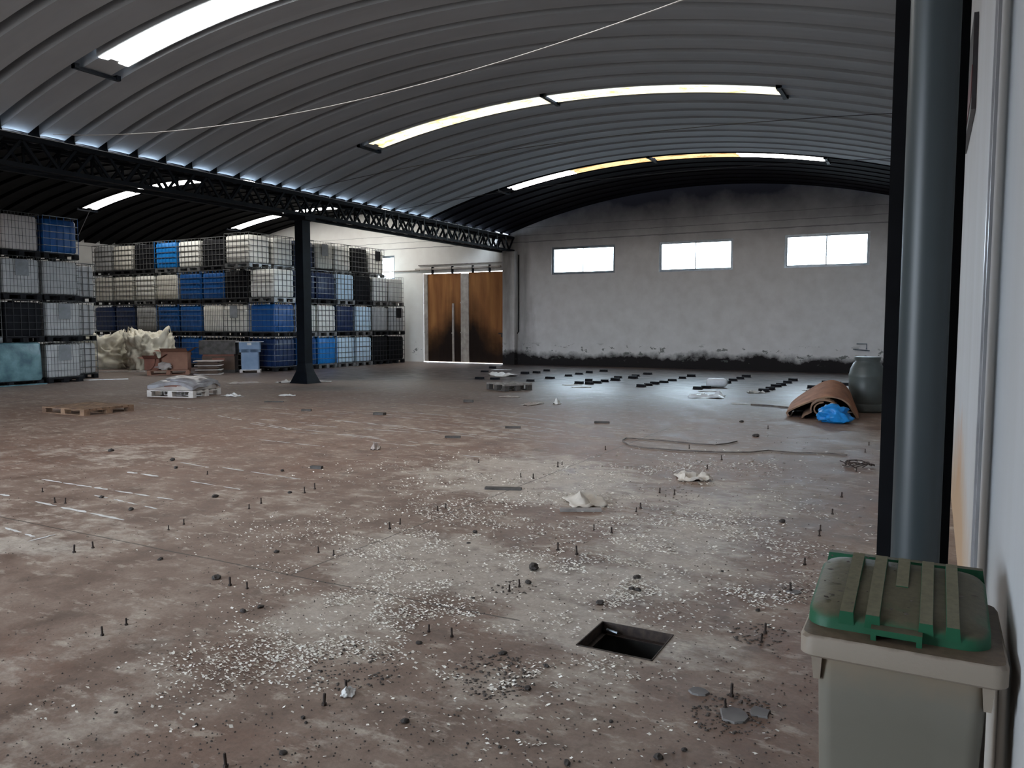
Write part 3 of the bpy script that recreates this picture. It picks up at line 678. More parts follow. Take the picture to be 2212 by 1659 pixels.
MB().loft([[(-.205, .235, .935), (-.205, .265, .935), (.185, .265, .935), (.185, .235, .935)][::-1], [(-.20, .238, .968), (-.20, .262, .968), (.18, .262, .968), (.18, .238, .968)][::-1]]).build('hinge_handle', M['lid'], bn, fix=True)
for x in (-.19, .17):
    w = MB().lathe([(.02, -.02), (.09, -.022), (.1, -.012), (.1, .012), (.09, .022), (.02, .02)], 24).build('wheel', M['black_plastic'], bn, smooth=True)
    w.rotation_euler = (0, math.pi / 2, 0); w.location = (x, .17, .101)
for k in range(46):
    pass
lf = MB()
for k in range(60):
    x = random.uniform(-.19, -.04) if k < 42 else random.uniform(-.04, .16); y = random.uniform(-.13, .2); a = random.uniform(0, 6.28); s = random.uniform(.003, .009)
    z = LZ(y) + .0225 if abs(x) < .15 else LZ(y) + .014
    lf.face([(x + s * math.cos(a + t), y + s * .6 * math.sin(a + t), z + random.uniform(0, .004)) for t in (0, 1.7, 3.1, 4.6)])
tag(lf.build('leaf_litter', M['chip_dark']), 'dry leaf crumbs scattered over the dusty green bin lid', 'litter', kind='stuff').location = bn.location

# ------------------------------------------------------------------ bulk containers
def mk_pallet(name, L, Wd, Hh, mt, parent, n=5):
    g = MB(); hx, hy = L / 2, Wd / 2
    for k in range(n):
        y0 = -hy + (Wd - .1) * k / (n - 1); g.box(-hx, hx, y0, y0 + .1, Hh - .02, Hh)
    for x in (-hx, -.05, hx - .1): g.box(x, x + .1, -hy, hy, Hh - .04, Hh - .02)
    o1 = g.build('deck_boards', mt, parent)
    for x in (-hx, -.06, hx - .12):
        for y in (-hy, -.06, hy - .12): MB().box(x, x + .12, y, y + .12, .018, Hh - .04).build('pallet_block', mt, parent)
    for y in (-hy, -.06, hy - .12): MB().box(-hx, hx, y, y + .12, 0, .018).build('bottom_runner', mt, parent)
cage_std, cage_dense = None, None
def cage_mesh(kind):
    dense = kind == 'dense'
    g = MB(); hx, hy = .595, .495; t = .017 if not dense else .008
    zs = [.155, .34, .525, .71, .895, 1.125]
    for z in zs:
        g.bar((-hx, -hy, z), (hx, -hy, z), t); g.bar((-hx, hy, z), (hx, hy, z), t); g.bar((-hx, -hy, z), (-hx, hy, z), t); g.bar((hx, -hy, z), (hx, hy, z), t)
    nxv, nyv = (13, 11) if dense else (6, 5); tt = .007 if dense else .013; mv = 1 if kind == 'blue' else 0
    for k in range(nxv + 1):
        x = -hx + 2 * hx * k / nxv
        for y in (-hy, hy): g.bar((x, y, .14), (x, y, 1.13), tt, mi=mv)
    for k in range(1, nyv):
        y = -hy + 2 * hy * k / nyv
        for x in (-hx, hx): g.bar((x, y, .14), (x, y, 1.13), tt, mi=mv)
    return g
def tank_mesh():
    g = MB()
    R = [(.50, .40, .155), (.555, .455, .17), (.575, .475, .21), (.578, .478, .5), (.570, .470, .62), (.578, .478, .74), (.575, .475, 1.0), (.55, .45, 1.045), (.48, .38, 1.06), (.12, .12, 1.07)]
    g.loft([rrect(a, b, min(.09, a * .6), z, 4) for a, b, z in R]); return g
PROTO = {}
def make_ibc(tank, cage='std', plate=None):
    key = (tank, cage, plate)
    if key in PROTO: return copy_tree(PROTO[key])
    t = thing('bulk_container', None, None)
    base = next(iter(PROTO.values()), None)
    def shared(name, builder, mt):
        ky = name + (mt[0] if isinstance(mt, list) else mt).name
        me = MESH.get(ky)
        if me is None:
            o = builder().build(name, mt, t, smooth=name.startswith('tank') ); MESH[ky] = o.data; o.name = name.split('#')[0]; return o
        o = bpy.data.objects.new(name.split('#')[0], me); COL.objects.link(o); o.parent = t; return o
    tk = shared('tank', tank_mesh, M[tank])
    if tank in ('tank_blue', 'tank_navy', 'tank_sky') and cage == 'std': cage = 'blue'
    cm = M['cage_black'] if cage == 'dark' else M['cage_dark'] if (cage == 'dense' or tank in ('tank_white', 'tank_ice', 'tank_cream', 'tank_grey')) else M['cage']
    shared('cage#' + cage + (tank if cage == 'blue' else ''), lambda: cage_mesh(cage), [cm, M[tank]] if cage == 'blue' else cm)
    def pal():
        g = MB()
        g.box(-.6, .6, -.5, .5, .11, .135)
        for x in (-.6, -.07, .46):
            for y in (-.5, -.07, .36): g.box(x, x + .14, y, y + .14, .0, .11)
        for y in (-.5, -.03, .44): g.box(-.6, .6, y, y + .06, 0, .02)
        return g
    shared('pallet_base', pal, M['pallet_black'] if tank not in ('tank_white', 'tank_sky', 'tank_ice') else M['cage'])
    cp = shared('filler_cap', lambda: MB().lathe([(.08, 1.06), (.085, 1.065), (.085, 1.095), (.07, 1.10)], 16), M['black_plastic']); cp.parent = tk
    if plate == 'front': shared('label_plate', lambda: MB().box(-.25, .12, -.515, -.506, .62, 1.04), M['plate'])
    if plate == 'side': shared('label_plate#s', lambda: MB().box(.606, .615, -.18, .16, .62, 1.04), M['plate'])
    if plate == 'sidedark': shared('label_plate#d', lambda: MB().box(.606, .615, -.12, .22, .66, 1.04), M['pallet_black'])
    PROTO[key] = t
    return t
MESH = {}
TH = 1.195; ZS = TH / 1.135
ORD = ['lowest', 'second', 'third', 'top']
NTH = ['first', 'second', 'third', 'fourth', 'fifth', 'sixth', 'seventh', 'eighth']
CN = {'tank_white': 'white', 'tank_cream': 'cream', 'tank_grey': 'grey', 'tank_pink': 'pale pinkish', 'tank_blue': 'blue', 'tank_sky': 'bright sky-blue', 'tank_navy': 'navy blue', 'tank_black': 'black', 'tank_ice': 'pale bluish'}
def place_ibc(x, y, tier, tank, cage, plate, where, group, rz=0):
    th = TH if 'near left' not in group else 1.142
    o = make_ibc(tank, cage, plate); o.scale = (1, 1, th / 1.135); o.location = (x + random.uniform(-.015, .015), y + random.uniform(-.015, .015), tier * th); o.rotation_euler = (0, 0, rz + random.uniform(-.012, .012))
    tag(o, '%s caged container, %s tier, %s' % (CN[tank], ORD[tier], where), 'container', group)
T = lambda s: {'w': 'tank_white', 'c': 'tank_cream', 'g': 'tank_grey', 'p': 'tank_pink', 'b': 'tank_blue', 's': 'tank_sky', 'n': 'tank_navy', 'k': 'tank_black', 'i': 'tank_ice'}[s]
# long back row: six stacks (left to right), tiers bottom to top
C_cols = [('n', 'n', 'c', 'g'), ('n', 'n', 'c', 'c'), ('n', 'g', 'w', 'k'), ('n', 'b', 'c', 's'), ('b', 'b', 'b', 'w'), ('k', 'c', 'b', 'k')]
for i, cs in enumerate(C_cols):
    for t_, c in enumerate(cs):
        x = -29.6 + i * 1.262
        dense = 'dense' if (i, t_) in ((2, 1), (3, 2), (5, 1)) else 'std'
        place_ibc(x, 20.82, t_, T(c), dense, None, '%s stack from left in back row' % NTH[i], 'caged containers in the long back row')
# corner stack next to the aisle (its top one bridges to the aisle row)
for t_, c in enumerate('kcks'[:3]):
    place_ibc(-21.93, 20.6, t_, T(c), 'std', 'front' if t_ == 1 else None, 'stack just left of the aisle corner', 'caged containers at the aisle corner')
# aisle row towards the doors: seven stacks, near to far
A_cols = ['kbw', 'bwb', 'bwb', 'snw', 'inw', 'iww', 'kkw']
A_cols = [('n', 'b', 'w'), ('b', 'w', 'n'), ('s', 'w', 'n'), ('i', 'n', 'i'), ('i', 'i', 'k'), ('k', 'g', 'w'), ('k', 'g', 'w')]
A_pl = {(6, 1): 'sidedark', (0, 1): None}
A_dense = {(5, 1), (6, 2)}
A_top = ['w', 'w', 'n', 'c', 'w', 'k', 'w']; A_toppl = {3: 'side', 6: 'sidedark'}
for k in range(7):
    y = 20.38 + k * 1.075
    wh = '%s stack from front in aisle row' % NTH[k]
    for t_ in range(3):
        place_ibc(-20.42, y, t_, T(A_cols[k][t_]), 'dense' if (k, t_) in A_dense else 'dark' if A_cols[k][t_] == 'k' or (k, t_) == (4, 2) else 'std', A_pl.get((k, t_)), wh, 'caged containers in the aisle row')
    place_ibc(-21.38, y - (.15 if k == 0 else .1), 3, T(A_top[k]), 'dense' if k in (3,) else 'std', A_toppl.get(k), wh, 'caged containers in the aisle row')
# near left block, side faces to the aisle
D_cols = [(0, 13.45, [('g', 'side'), ('g', 'side'), ('g', None), ('b', None)]), (1, 12.37, [None, ('k', None), ('g', 'side'), ('p', None)]), (2, 11.29, [None, ('w', None), ('k', None), ('w', None)])]
for i, y, cs in D_cols:
    for t_, c in enumerate(cs):
        if c is None: continue
        place_ibc(-21.92, y, t_, T(c[0]), 'dense' if c[0] in 'gp' else 'dark' if c[0] == 'k' else 'std', c[1], '%s stack from right in near left block' % NTH[i], 'caged containers in the near left block')
for t_ in range(3): place_ibc(-22.95, 14.6, t_, 'tank_grey', 'std', None, 'stack set back behind near left block', 'caged containers in the near left block')

# ------------------------------------------------------------------ crumpled things
def lump(name, mt, loc, size, seed, amp=.18, freq=2.2, sub=4, boxy=0.0, parent=None, flat=True, rz=0, ridge=0.0):
    bm = bmesh.new(); bmesh.ops.create_icosphere(bm, subdivisions=sub, radius=1)
    for v in bm.verts:
        p = v.co.copy()
        if boxy:
            m_ = max(abs(p.x), abs(p.y), abs(p.z)); p = p.lerp(p / m_, boxy)
        n = noise.fractal(p * freq + Vector((seed, seed * .7, 3)), .8, 2.1, 4)
        rdg = abs(noise.noise(p * freq * 1.7 + Vector((seed * 2, 5, seed)))) * ridge
        p *= 1 + amp * n - rdg
        v.co = Vector((p.x * size[0], p.y * size[1], p.z * size[2]))
        if flat and v.co.z < -size[2] * .75: v.co.z = -size[2] * .75
    z0 = min(v.co.z for v in bm.verts)
    for v in bm.verts: v.co.z -= z0
    me = bpy.data.meshes.new(name); bm.to_mesh(me); bm.free(); me.materials.append(mt)
    me.polygons.foreach_set('use_smooth', [True] * len(me.polygons))
    o = bpy.data.objects.new(name, me); COL.objects.link(o); o.location = loc; o.rotation_euler = (0, 0, rz)
    if parent is not None: o.parent = parent
    return o
# two bulk bags before the back row
def bulk_bag(label, loc, w, d, h, seed, lean, rz):
    t = thing('bulk_bag', label, 'bag', loc, rz, 'woven bulk bags by the back row')
    o = lump('bag_body', M['bag'], (0, 0, 0), (w / 2, d / 2, h / 2 * 1.1), seed, .24, 1.9, 5, .6, t, True, 0, .42)
    for v in o.data.vertices:
        cx_ = v.co.x / (w / 2); q = max(0, v.co.z / h - .55)
        v.co.z += q * h * .55 * (abs(cx_) ** 2) * (1 if (v.co.x * lean) > -9 else .5)
        v.co.x += lean * v.co.z * .18
    for sx in (-1, 1):
        for sy in (-.6, .6):
            x0 = sx * w * .36 + lean * h * .18; z0 = h * .86
            MB().tube([(x0, sy * d * .4, z0 - .1), (x0 + sx * .02, sy * d * .4, z0 + .22), (x0 + sx * .09, sy * d * .4 + .03, z0 + .30), (x0 + sx * .14, sy * d * .4 + .05, z0 + .05)], .022, 6).build('lifting_strap', M['bag'], t, smooth=True)
bulk_bag('slumped crumpled white woven bulk bag, the left of the two', (-27.0, 18.3, 0), 2.0, 1.2, 1.3, 3.1, .05, .75)
bulk_bag('upright white woven bulk bag, the right of the two, behind the cardboard', (-24.85, 18.8, 0), 1.5, 1.1, 1.42, 8.4, 0, .75)
tag(MB().box(-.9, .9, -.06, .06, 0, .04).build('timber_batten', M['pallet_white']), 'long pale batten lying on the floor in front of the bulk bags', 'batten')
bpy.data.objects['timber_batten'].location = (-24.4, 17.2, 0); bpy.data.objects['timber_batten'].rotation_euler = (0, 0, .5)
o = tag(MB().box(-.6, .6, -.03, .03, 0, .025).build('timber_batten', M['paper']), 'short white batten on the floor at the foot of the near left stack', 'batten'); o.location = (-21.3, 14.6, 0); o.rotation_euler = (0, 0, .95)

# teal film-wrapped load carrying the two stacks left of the first
tw = thing('wrapped_pallet_load', 'teal film-wrapped pallet load under the near left black container', 'pallet load', (-21.86, 11.95, 0), math.pi / 2)
mk_pallet('p', 1.7, 1.1, .12, M['pallet_black'], tw)
g = MB()
rings = []
for z, gx_, gy_ in ((.12, .84, .54), (.2, .87, .58), (.5, .84, .55), (.8, .86, .56), (1.1, .83, .54), (1.135, .80, .5)):
    rings.append([(p[0] + .02 * math.sin(9 * p[1] + z * 11), p[1] + .02 * math.sin(7 * p[0] + z * 8), z) for p in rrect(gx_, gy_, .1, z, 6)])
g.loft(rings).build('stretch_film', M['film_teal'], tw, smooth=True)
MB().box(-.9, .9, -.62, -.56, .0, .03).build('film_skirt', M['film_teal'], tw)

# white pallet with film-covered flattened cardboard
wp = thing('loaded_pallet', 'white pallet stacked with film-covered flattened cardboard, in front of the steel column', 'pallet load', (-15.05, 12.25, 0), math.radians(13))
mk_pallet('p', 1.2, 1.0, .15, M['pallet_white'], wp)
def layer(name, mt, z, th, hx, hy, seed, cx=0, cy=0, sag=.03):
    n = 14; g = MB(); top = []
    for j in range(n + 1):
        for i in range(n + 1):
            u, v = i / n * 2 - 1, j / n * 2 - 1
            zz = z + sag * noise.noise(Vector((u * 1.6 + seed, v * 1.6, seed))) - .035 * (abs(u) ** 4 + abs(v) ** 4) * (sag / .03)
            top.append((cx + u * hx + .02 * math.sin(seed + v * 3), cy + v * hy + .02 * math.sin(seed * 2 + u * 4), max(.16, zz)))
    N1 = (n + 1) ** 2; g.v = [(p[0], p[1], p[2] + th) for p in top] + top
    for j in range(n):
        for i in range(n):
            a = j * (n + 1) + i; g.f.append((a, a + 1, a + n + 2, a + n + 1)); g.mi.append(0)
            g.f.append((N1 + a, N1 + a + n + 1, N1 + a + n + 2, N1 + a + 1)); g.mi.append(0)
    for i in range(n):
        for a, b in ((i, i + 1), (n * (n + 1) + i + 1, n * (n + 1) + i), ((i + 1) * (n + 1), i * (n + 1)), (i * (n + 1) + n, (i + 1) * (n + 1) + n)):
            g.f.append((a, N1 + a, N1 + b, b)); g.mi.append(0)
    return g.build(name, mt, wp, smooth=True)
layer('cardboard_layer', M['card_pale'], .165, .09, .56, .46, 1)
layer('cardboard_layer', M['card_red'], .26, .05, .52, .45, 2, -.03)
layer('film_cover', M['film'], .315, .07, .60, .50, 3, 0, 0, .06)
layer('film_cover', M['film'], .385, .05, .50, .42, 5, .06, 0, .06)
# loose old wooden pallets
p1 = thing('wooden_pallet', 'brown wooden pallet lying alone on the left of the floor', 'pallet', (-13.82, 9.11, 0), math.radians(1)); mk_pallet('p', 1.2, 1.0, .115, M['wood'], p1, 8)
p2 = thing('wooden_pallet', 'small grey wooden pallet alone in the middle of the far floor', 'pallet', (-9.27, 17.14, 0), math.radians(-29.2)); mk_pallet('p', .85, .8, .17, M['wood_grey'], p2, 4)
for ch in p2.children:
    if not ch.name.startswith('deck'): ch.data.materials[0] = M['wood_dark']
# cardboard on pallets
def open_box(parent, name, mt, loc, s, rz, flaps=True):
    g = MB(); hx, hy, h = s[0] / 2, s[1] / 2, s[2]; t = .012
    g.box(-hx, hx, -hy, -hy + t, 0, h); g.box(-hx, hx, hy - t, hy, 0, h); g.box(-hx, -hx + t, -hy, hy, 0, h); g.box(hx - t, hx, -hy, hy, 0, h); g.box(-hx, hx, -hy, hy, 0, t)
    o = g.build(name, mt, parent); o.location = loc; o.rotation_euler = (0, 0, rz)
    if flaps:
        for k, (a, b) in enumerate((((-hx, -hy), (hx, -hy)), ((hx, hy), (-hx, hy)), ((-hx, hy), (-hx, -hy)), ((hx, -hy), (hx, hy)))):
            dx, dy = (b[1] - a[1]), -(b[0] - a[0]); L = math.hypot(dx, dy); dx, dy = dx / L * .22, dy / L * .22; up = (.12, -.12, .05, .15)[k]
            q = MB(); P = [(a[0], a[1], h), (b[0], b[1], h), (b[0] + dx, b[1] + dy, h + up), (a[0] + dx, a[1] + dy, h + up)]
            q.face(P); q.face([(p[0], p[1], p[2] - .008) for p in P][::-1]); q.build('flap', mt, o)
    return o
cb = thing('cardboard_pile', 'torn brown cardboard boxes heaped on a pallet in front of the bulk bags', 'cardboard', (-21.95, 17.3, 0), math.radians(48))
mk_pallet('p', 1.25, 1.0, .15, M['card'], cb)
open_box(cb, 'cardboard_box', M['card'], (.22, .02, .152), (.80, .66, .58), -.12)
b2 = open_box(cb, 'cardboard_box', M['card_red'], (-.42, -.05, .152), (.45, .6, .36), -.25)
g = MB()
for k in range(12):
    a0, a1 = k * .16, (k + 1) * .16; r = .34
    f_ = lambda a: (-.62 + .25 * math.sin(a * 1.2), .152 + r * (1 - math.cos(a)) + .12 * k / 12)
    (xa, za), (xb, zb) = f_(a0), f_(a1); g.face([(xa, -.42, za), (xb, -.42, zb), (xb, .38, zb), (xa, .38, za)]); g.face([(xa - .01, -.42, za), (xa - .01, .38, za), (xb - .01, .38, zb), (xb - .01, -.42, zb)])
g.build('curled_sheet', M['card'], cb, smooth=True)
lump('crumpled_paper', M['card_pale'], (-.12, -.38, .15), (.22, .14, .14), 4, .5, 2.5, 3, 0, cb, ridge=.4)
fb = thing('flattened_cardboard', 'flattened cardboard sheets stacked loosely beside the torn boxes', 'cardboard', (-20.75, 17.85, 0), math.radians(40))
for k in range(7):
    MB().box(-.42 + .03 * (k % 3), .42 - .04 * (k % 2), -.32, .34 - .03 * (k % 3), k * .07 + .001, k * .07 + .03).build('cardboard_sheet', M['card_dark'] if k % 2 else M['card_pale'], fb)
    if k < 6: MB().box(-.3, .3, -.2, .2, k * .07 + .03, k * .07 + .071).build('cardboard_sheet', M['card_dark'], fb)
cr = thing('crate_stack', 'two dark brown crates stacked below the containers by the aisle corner', 'crates', (-21.3, 18.82, 0), math.radians(38))
MB().box(-.52, .52, -.36, .36, .10, .56).build('lower_crate', M['card_dark'], cr)
MB().box(-.53, .53, -.37, .37, 0, .10).build('base_board', M['wood_dark'], cr)
MB().box(-.6, .56, -.4, .4, .62, 1.08).build('upper_crate', M['wood_dark'], cr)
MB().box(-.5, .5, -.34, .34, .56, .62).build('spacer_board', M['card_red'], cr)
MB().box(-.2, .2, -.366, -.36, .40, .50).build('hand_slot', M['card_red'], cr)
bl = thing('carton_stack', 'pale blue-grey cartons on a small pallet beside the dark crates', 'cartons', (-20.40, 19.30, 0), math.radians(40))
MB().box(-.33, .33, -.24, .24, .07, .10).box(-.33, -.23, -.24, .24, 0, .07).box(.23, .33, -.24, .24, 0, .07).build('small_pallet', M['pallet_white'], bl)
MB().box(-.27, .27, -.22, .22, .10, .68).build('lower_carton', M['carton_blue'], bl)
MB().box(-.33, .33, -.24, .24, .78, 1.02).box(-.32, -.28, -.22, -.18, .68, .78).box(.28, .32, -.22, -.18, .68, .78).box(-.02, .02, -.22, -.18, .68, .78).box(-.32, .32, .14, .2, .68, .78).build('upper_carton', M['carton_blue'], bl)
MB().box(-.07, .07, -.245, -.24, .92, 1.0).build('carton_label', M['paper'], bl)
ls = MB().box(-.45, .42, -.26, .24, 1.022, 1.034).build('loose_sheet', M['paper'], bl)

# ------------------------------------------------------------------ drum, rolled carpet, blue bag
dr = thing('plastic_drum', 'dark grey wide-necked plastic drum standing against the right wall', 'drum', (-1.08, 15.95, 0))
MB().lathe([(.27, 0), (.30, .03), (.305, .12), (.29, .16), (.305, .2), (.31, .5), (.31, .62), (.318, .65), (.318, .69), (.305, .72), (.29, .80), (.24, .90), (.215, .93), (.215, .985), (.20, .99)], 32).build('drum_body', M['drum'], dr, smooth=True)
MB().lathe([(.222, .955), (.225, .96), (.225, 1.01), (.215, 1.02)], 32).build('drum_lid', M['drum'], dr, smooth=True)
def shell(prof, y0, y1, th, mats, name, parent, sk=0.0, f0=.68, f1=1.06):
    """a curled sheet of real thickness: prof = list of (x, z)"""
    g = MB(); n = len(prof); inner = []
    for k, (x, z) in enumerate(prof):
        a = prof[max(0, k - 1)]; b = prof[min(n - 1, k + 1)]; d = Vector((b[0] - a[0], b[1] - a[1])).normalized(); inner.append((x + d.y * th, z - d.x * th))
    A = lambda p: (p[0], y0, max(p[1] * f0, .004)); B = lambda p: (p[0] + sk, y1, max(p[1] * f1, .004))
    for k in range(n - 1):
        o0, o1, i0_, i1_ = prof[k], prof[k + 1], inner[k], inner[k + 1]
        g.face([A(o0), A(o1), B(o1), B(o0)][::-1], 0); g.face([A(i0_), A(i1_), B(i1_), B(i0_)], 1)
        g.face([A(o0), A(o1), A(i1_), A(i0_)], 2); g.face([B(o0), B(o1), B(i1_), B(i0_)], 2)
    for k in (0, n - 1): g.face([A(prof[k]), B(prof[k]), B(inner[k]), A(inner[k])], 2)
    return g.build(name, mats, parent, smooth=True)
rc = thing('carpet_roll', 'loosely rolled tan and brown carpet lying in front of the drum', 'carpet', (-1.72, 14.85, 0), math.radians(8))
outer = [(-.56, .02), (-.59, .12), (-.52, .21), (-.38, .32), (-.20, .44), (-.02, .54), (.14, .57), (.30, .52), (.42, .40), (.50, .22), (.58, .04)]
def sm(P, n=4):
    out = []
    for k in range(len(P) - 1):
        p0, p1, p2, p3 = P[max(0, k - 1)], P[k], P[k + 1], P[min(len(P) - 1, k + 2)]
        for j in range(n):
            t = j / n; out.append(tuple(.5 * ((2 * b) + (-a + c) * t + (2 * a - 5 * b + 4 * c - d) * t * t + (-a + 3 * b - 3 * c + d) * t ** 3) for a, b, c, d in zip(p0, p1, p2, p3)))
    out.append(P[-1]); return out
shell(sm(outer), -.45, .55, .035, [M['carpet_top'], M['carpet_shade'], M['carpet_pale']], 'outer_fold', rc, .05)
spiral = []
for k in range(22):
    a = math.radians(200 - k * 22); r = .205 - .0028 * k
    spiral.append((.03 + r * 1.15 * math.cos(a), .185 + r * .82 * math.sin(a)))
shell([(-.34, .02), (-.30, .07)] + spiral, -.62, .40, .022, [M['carpet_pale'], M['carpet_shade'], M['carpet_pale']], 'inner_roll', rc, .03, 1.0, 1.25)
g = MB(); g.loft([[(-.50, -.36, .0), (.48, -.36, .0), (.56, .58, .0), (-.46, .58, .0)], [(-.50, -.36, .018), (.48, -.36, .018), (.56, .58, .018), (-.46, .58, .018)]])
g.build('shade_sheet', M['carpet_shade'], rc)  # added dark sheet: paints the floor of the hollow as shade
pts = [(x + .05, z * 1.02) for x, z in sm(outer)]
g = MB(); g.loft([[(x, .50, max(z, .003)) for x, z in pts], [(x, .53, max(z, .003)) for x, z in pts]]); g.build('shade_backing', M['carpet_shade'], rc)  # added dark rear wall, closes the roll so its hollow looks shaded
tag(lump('plastic_bag', M['blue_bag'], (-1.42, 13.88, 0), (.27, .22, .17), 12.3, .35, 1.8, 4, 0, ridge=.25), 'crumpled bright blue plastic bag lying against the carpet roll', 'bag')

# ------------------------------------------------------------------ hoses, boards, cloths, papers
def gp(px, py, z=0): p = ground(px, py); return (p.x, p.y, z)
hs = [gp(x, y, .014) for x, y in ((1345, 953), (1352, 948), (1385, 950), (1440, 954), (1500, 960), (1545, 963), (1572, 960), (1592, 955))]
tag(MB().tube(hs, .009, 6).build('garden_hose', M['hose'], smooth=True), 'upper length of thin hose lying loosely on the floor right of centre', 'hose')
hs = [gp(x, y, .014) for x, y in ((1345, 955), (1360, 964), (1400, 970), (1470, 975), (1560, 979), (1620, 979), (1660, 975), (1720, 980), (1790, 981), (1830, 985))]
tag(MB().tube(hs, .009, 6).build('garden_hose', M['hose'], smooth=True), 'long lower curve of thin hose reaching towards the black column', 'hose')
tag(MB().tube([gp(x, y, .02) for x, y in ((1622, 876), (1660, 878), (1700, 882), (1716, 884))], .018, 6).build('thin_rod', M['hose']), 'thin dark rod on the floor pointing at the carpet roll', 'rod')
g = MB()
for k in range(7):
    c = ground(1848, 1008); a = random.uniform(0, 6); r = random.uniform(.06, .16)
    g.tube([(c.x + r * math.cos(a + t) * 1.3, c.y + r * .9 * math.sin(a + t), .01 + .05 * abs(math.sin(t * 1.3 + k))) for t in [j * .35 for j in range(9)]], .006, 5)
tag(g.build('wire_tangle', M['wire_old']), 'dark tangle of old wire on the floor left of the black column', 'wire')
def board(label, pxy, L, wd, h, rz, mt):
    if h > .035: L *= .7; wd *= .6; h *= .6
    p = ground(*pxy); o = MB().box(-L / 2, L / 2, -wd / 2, wd / 2, 0, h).build('board', M[mt]); o.location = (p.x, p.y, 0); o.rotation_euler = (0, 0, rz); tag(o, label, 'board'); return o
board('splintered dark board in the middle of the floor', (1087, 1057), .36, .07, .02, math.radians(20), 'wood_dark')
board('grey board lying in front of the pale crumpled cloth', (1254, 1104), .36, .06, .025, math.radians(28), 'wood_grey')
board('broken brown strip of wood beyond the left wooden pallet', (592, 869), .55, .09, .04, math.radians(35), 'wood_dark')
board('small dark timber piece on the floor short of the small grey pallet', (1012, 869), .28, .14, .09, .3, 'wood_dark')
board('small brown timber piece on the streaked part of the floor', (662, 888), .25, .12, .06, .5, 'wood_dark')
board('dark timber offcut right of the streaked floor', (1108, 925), .24, .08, .03, .4, 'wood_dark')
board('thin dark timber offcut lying beside pale streaks', (978, 946), .22, .06, .03, .4, 'wood_dark')
board('dark knotted timber piece on the reddish floor left of centre', (820, 896), .3, .18, .07, .1, 'wood_dark')
board('flat dark offcut between streaks and hose', (1300, 914), .25, .06, .03, .4, 'wood_dark')
board('short piece of plank near the long floor joint', (684, 1012), .14, .05, .03, .2, 'wood_dark')
def sheetpaper(name, cat, label, px, py, w, d, seed, mt='cloth', h=.05, rz=None):
    n = 12; g = MB(); p = ground(px, py)
    for j in range(n + 1):
        for i in range(n + 1):
            u, v = i / n * 2 - 1, j / n * 2 - 1
            q = Vector((u * 1.7 + seed, v * 1.7, seed)); z = max(0, noise.fractal(q, .8, 2, 3) + .25) * h * (1 - .6 * max(abs(u), abs(v)) ** 3)
            e = 1 + .22 * noise.noise(Vector((u * 2, v * 2, seed + 4)))
            g.v.append((u * w / 2 * e, v * d / 2 * e, z + .003))
    for j in range(n):
        for i in range(n): a = j * (n + 1) + i; g.f.append((a, a + 1, a + n + 2, a + n + 1)); g.mi.append(0)
    o = g.build(name, M[mt], smooth=True); md = o.modifiers.new('thickness', 'SOLIDIFY'); md.thickness = .003; md.offset = 1
    o.location = (p.x, p.y, 0); o.rotation_euler = (0, 0, seed if rz is None else rz); tag(o, label, cat); return o
sheetpaper('crumpled_cloth', 'cloth', 'pale crumpled cloth in the middle of the floor behind a grey board', 1264, 1084, .46, .34, 2.2, h=.07)
sheetpaper('crumpled_cloth', 'cloth', 'crumpled whitish cloth on the floor right of centre, below the hose', 1498, 1034, .36, .34, 5.1, h=.10)
sheetpaper('plastic_wrap', 'plastic', 'crumpled clear plastic wrap on the floor left of the carpet', 1526, 858, .75, .6, 3.3, 'canister', .16)
sheetpaper('paper_sheet', 'paper', 'whitish paper on the floor at the left foot of the steel column', 622, 826, .55, .4, 1.3, 'paper', .08)
sheetpaper('paper_sheet', 'paper', 'white paper strip on the floor right of the steel column foot', 686, 825, .75, .3, 4.2, 'paper', .03, .6)
sheetpaper('paper_sheet', 'paper', 'creamy torn paper on the floor right of the film-covered pallet', 503, 856, .5, .25, 6.2, 'paper', .07)
sheetpaper('paper_sheet', 'paper', 'small folded paper between the film-covered pallet and the column', 620, 855, .36, .16, 2.7, 'paper', .04, .6)
sheetpaper('paper_sheet', 'paper', 'flat paper scrap lying behind the film-covered pallet', 525, 828, .9, .4, 7.7, 'card_pale', .05)
sheetpaper('paper_sheet', 'paper', 'bent pale sheet on the far floor in front of the doors', 1086, 811, 1.1, .7, 5.5, 'paper', .12)
sheetpaper('paper_sheet', 'paper', 'thin white strip on the far floor close to the doors', 1083, 799, .7, .25, 1.9, 'paper', .02, .5)
sheetpaper('paper_sheet', 'paper', 'white sheet among the black blocks on the far floor', 1236, 832, .45, .3, 3.9, 'paper', .02)
sheetpaper('paper_sheet', 'paper', 'second white sheet just nearer among the black blocks', 1256, 837, .5, .22, 2.9, 'paper', .02, .5)
sheetpaper('paper_sheet', 'paper', 'white strip on the floor before the white canister', 1535, 846, .55, .15, .5, 'paper', .02, .5)
sheetpaper('paper_sheet', 'paper', 'white cardboard tube end lying left of the carpet roll', 1634, 849, .4, .16, .4, 'paper', .08, .4)
sheetpaper('paper_sheet', 'paper', 'flat white sheet left of the thin dark rod', 1600, 873, .35, .2, .8, 'paper', .02, .4)
sheetpaper('paper_sheet', 'paper', 'white scrap on the pale lit floor beyond the carpet roll', 1752, 844, .4, .25, 1.1, 'paper', .06)
sheetpaper('paper_sheet', 'paper', 'pale sheet on the floor left of the drum', 1822, 845, .5, .3, .9, 'paper', .03, .3)
sheetpaper('paper_sheet', 'paper', 'folded cream card standing on the streaked floor', 811, 970, .16, .12, 2.1, 'card_pale', .09)
sheetpaper('paper_sheet', 'paper', 'pale scrap under the near rusty bolts', 752, 1500, .07, .06, 2.1, 'paper', .03)
